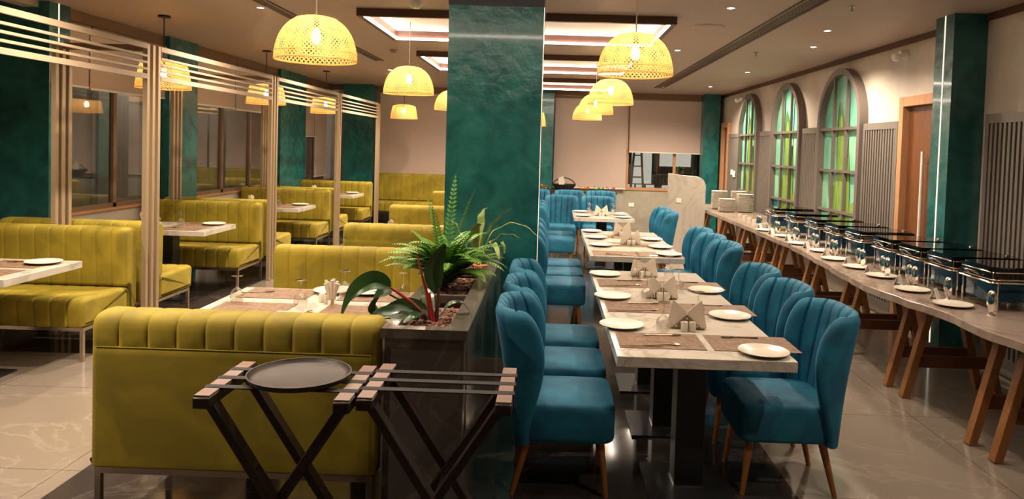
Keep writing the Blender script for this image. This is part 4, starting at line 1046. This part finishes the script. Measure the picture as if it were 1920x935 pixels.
tag(MB().lathe([(0,0),(.10,0),(.15,.006),(.155,.010),(.10,.006),(0,.005)],32).build('serving_plate','china',loc=(2.74,3.52,zt)),'large pale serving plate at the right edge of the buffet','plate')

# ================================================================ FAR END
t=thing('host_station','pale stone service partition with one rounded top corner','partition',(2.2,12.0,0))
P=[(-.30,0),(.30,0),(.30,1.12)]+[(.30-.17*(1-math.cos(R(a))),1.12+.17*math.sin(R(a))) for a in range(15,91,15)]+[(-.05,1.30),(-.28,1.325),(-.30,1.325)]
MB().prism(P,'y',-.05,.05).build('panel','station_stone',t,smooth=False,bevel=.006)
MB().box(-.17,-.09,-.058,-.051,.86,.93).build('socket_plate','card_white',t,smooth=False)
t=thing('potted_succulent','small dark bushy plant on top of the pale partition','plant',(2.08,12.0,1.318))
MB().lathe([(0,0),(.05,0),(.065,.05),(.06,.05),(.045,.006),(0,.006)],16).build('pot','black_metal',t)
m=MB(); random.seed(5)
for k in range(60):
    a=random.random()*6.28; e=random.uniform(.1,1.4); L=random.uniform(.05,.10); p=Vector((0,0,.05)); q=p+Vector((math.cos(a)*math.cos(e),math.sin(a)*math.cos(e),math.sin(e)))*L; sd=Vector((-math.sin(a),math.cos(a),0))*.012
    m.add([p,p.lerp(q,.6)+sd,q,p.lerp(q,.6)-sd],[(0,1,2,3)])
m.build('foliage','leaf_dark',t)
def plate_on(x0,x1,y0,y1,z0,z1,lab,n,axis='y'):
    t=thing(n,lab,'wall socket',((x0+x1)/2,(y0+y1)/2,z0)); w=(x1-x0)/2; d=(y1-y0)/2
    MB().box(-w,w,-d,d,0,z1-z0).build('plate','card_white',t,smooth=False,bevel=.002)
    m=MB()
    if axis=='y': m.box(-w*.4,w*.4,-d-.003,-d,(z1-z0)*.3,(z1-z0)*.7)
    else:
        for s in (-.5,.5): m.box(-w-.003,-w,s*d-.015,s*d+.015,(z1-z0)*.3,(z1-z0)*.7)
    m.build('rocker','white_plastic',t,smooth=False)
plate_on(1.69,1.81,YF-.012,YF-.001,.46,.54,'white socket plate on the far concrete wall','wall_socket')
plate_on(XR-.072,XR-.061,14.28,14.46,1.22,1.34,'white switch plates on the plain grey panel, left pair','light_switch','x')
plate_on(XR-.072,XR-.061,14.48,14.62,1.26,1.36,'white switch plate on the plain grey panel, upper one','light_switch','x')
# console with basket and flowers
t=thing('console_table','dark low console below the far blind','table',(.45,15.3,0))
MB().box(-.8,.9,-.22,.22,.76,.80).build('top','dark_wood',t,bevel=.004)
for sx in (-.76,.82):
    for sy in (-.18,.14): MB().box(sx,sx+.05,sy,sy+.05,0,.76).build('leg','dark_wood',t,smooth=False)
t=thing('basket','black woven basket with arched handle on the far console','basket',(.27,15.28,.801))
MB().lathe([(0,0),(.15,0),(.23,.10),(.25,.14),(.235,.14),(.21,.10),(.14,.012),(0,.012)],24).build('body','basket_black',t)
MB().tube(spline([(-.24,0,.13),(-.16,0,.22),(0,0,.27),(.16,0,.22),(.24,0,.13)],16),.012,8).build('handle','basket_black',t)
m=MB(); m.prism([(-.1,.1),(-.12,.26),(-.02,.3),(.02,.2),(.0,.1)],'y',-.02,.02); m.build('napkin','napkin_paper',t,smooth=False)
random.seed(9)
for i,(x,c,lab) in enumerate(((.70,'flower_orange','row of orange red flowers on the far console'),(.98,'fern_green','small green leafy bunch on the far console'),(1.24,'flower_pink','row of pink flowers at the right end of the far console'),(-.12,'flower_orange','orange flowers left of the black basket'))):
    t=thing('flower_bunch',lab,'flowers',(x,15.22,.801)); 
    for k in range(12):
        a,b_=random.uniform(-.11,.11),random.uniform(-.05,.05); zz=random.uniform(.05,.11)
        m=MB(); m.cyl((a*.6,b_,0),(a,b_,zz),.003,n=5); m.build('stem','fern_green',t)
        m=MB(); m.lathe([(0,-.012),(.016,-.004),(.02,.004),(.01,.012),(0,.010)],8,(a,b_,zz)); m.build('blossom',c,t)
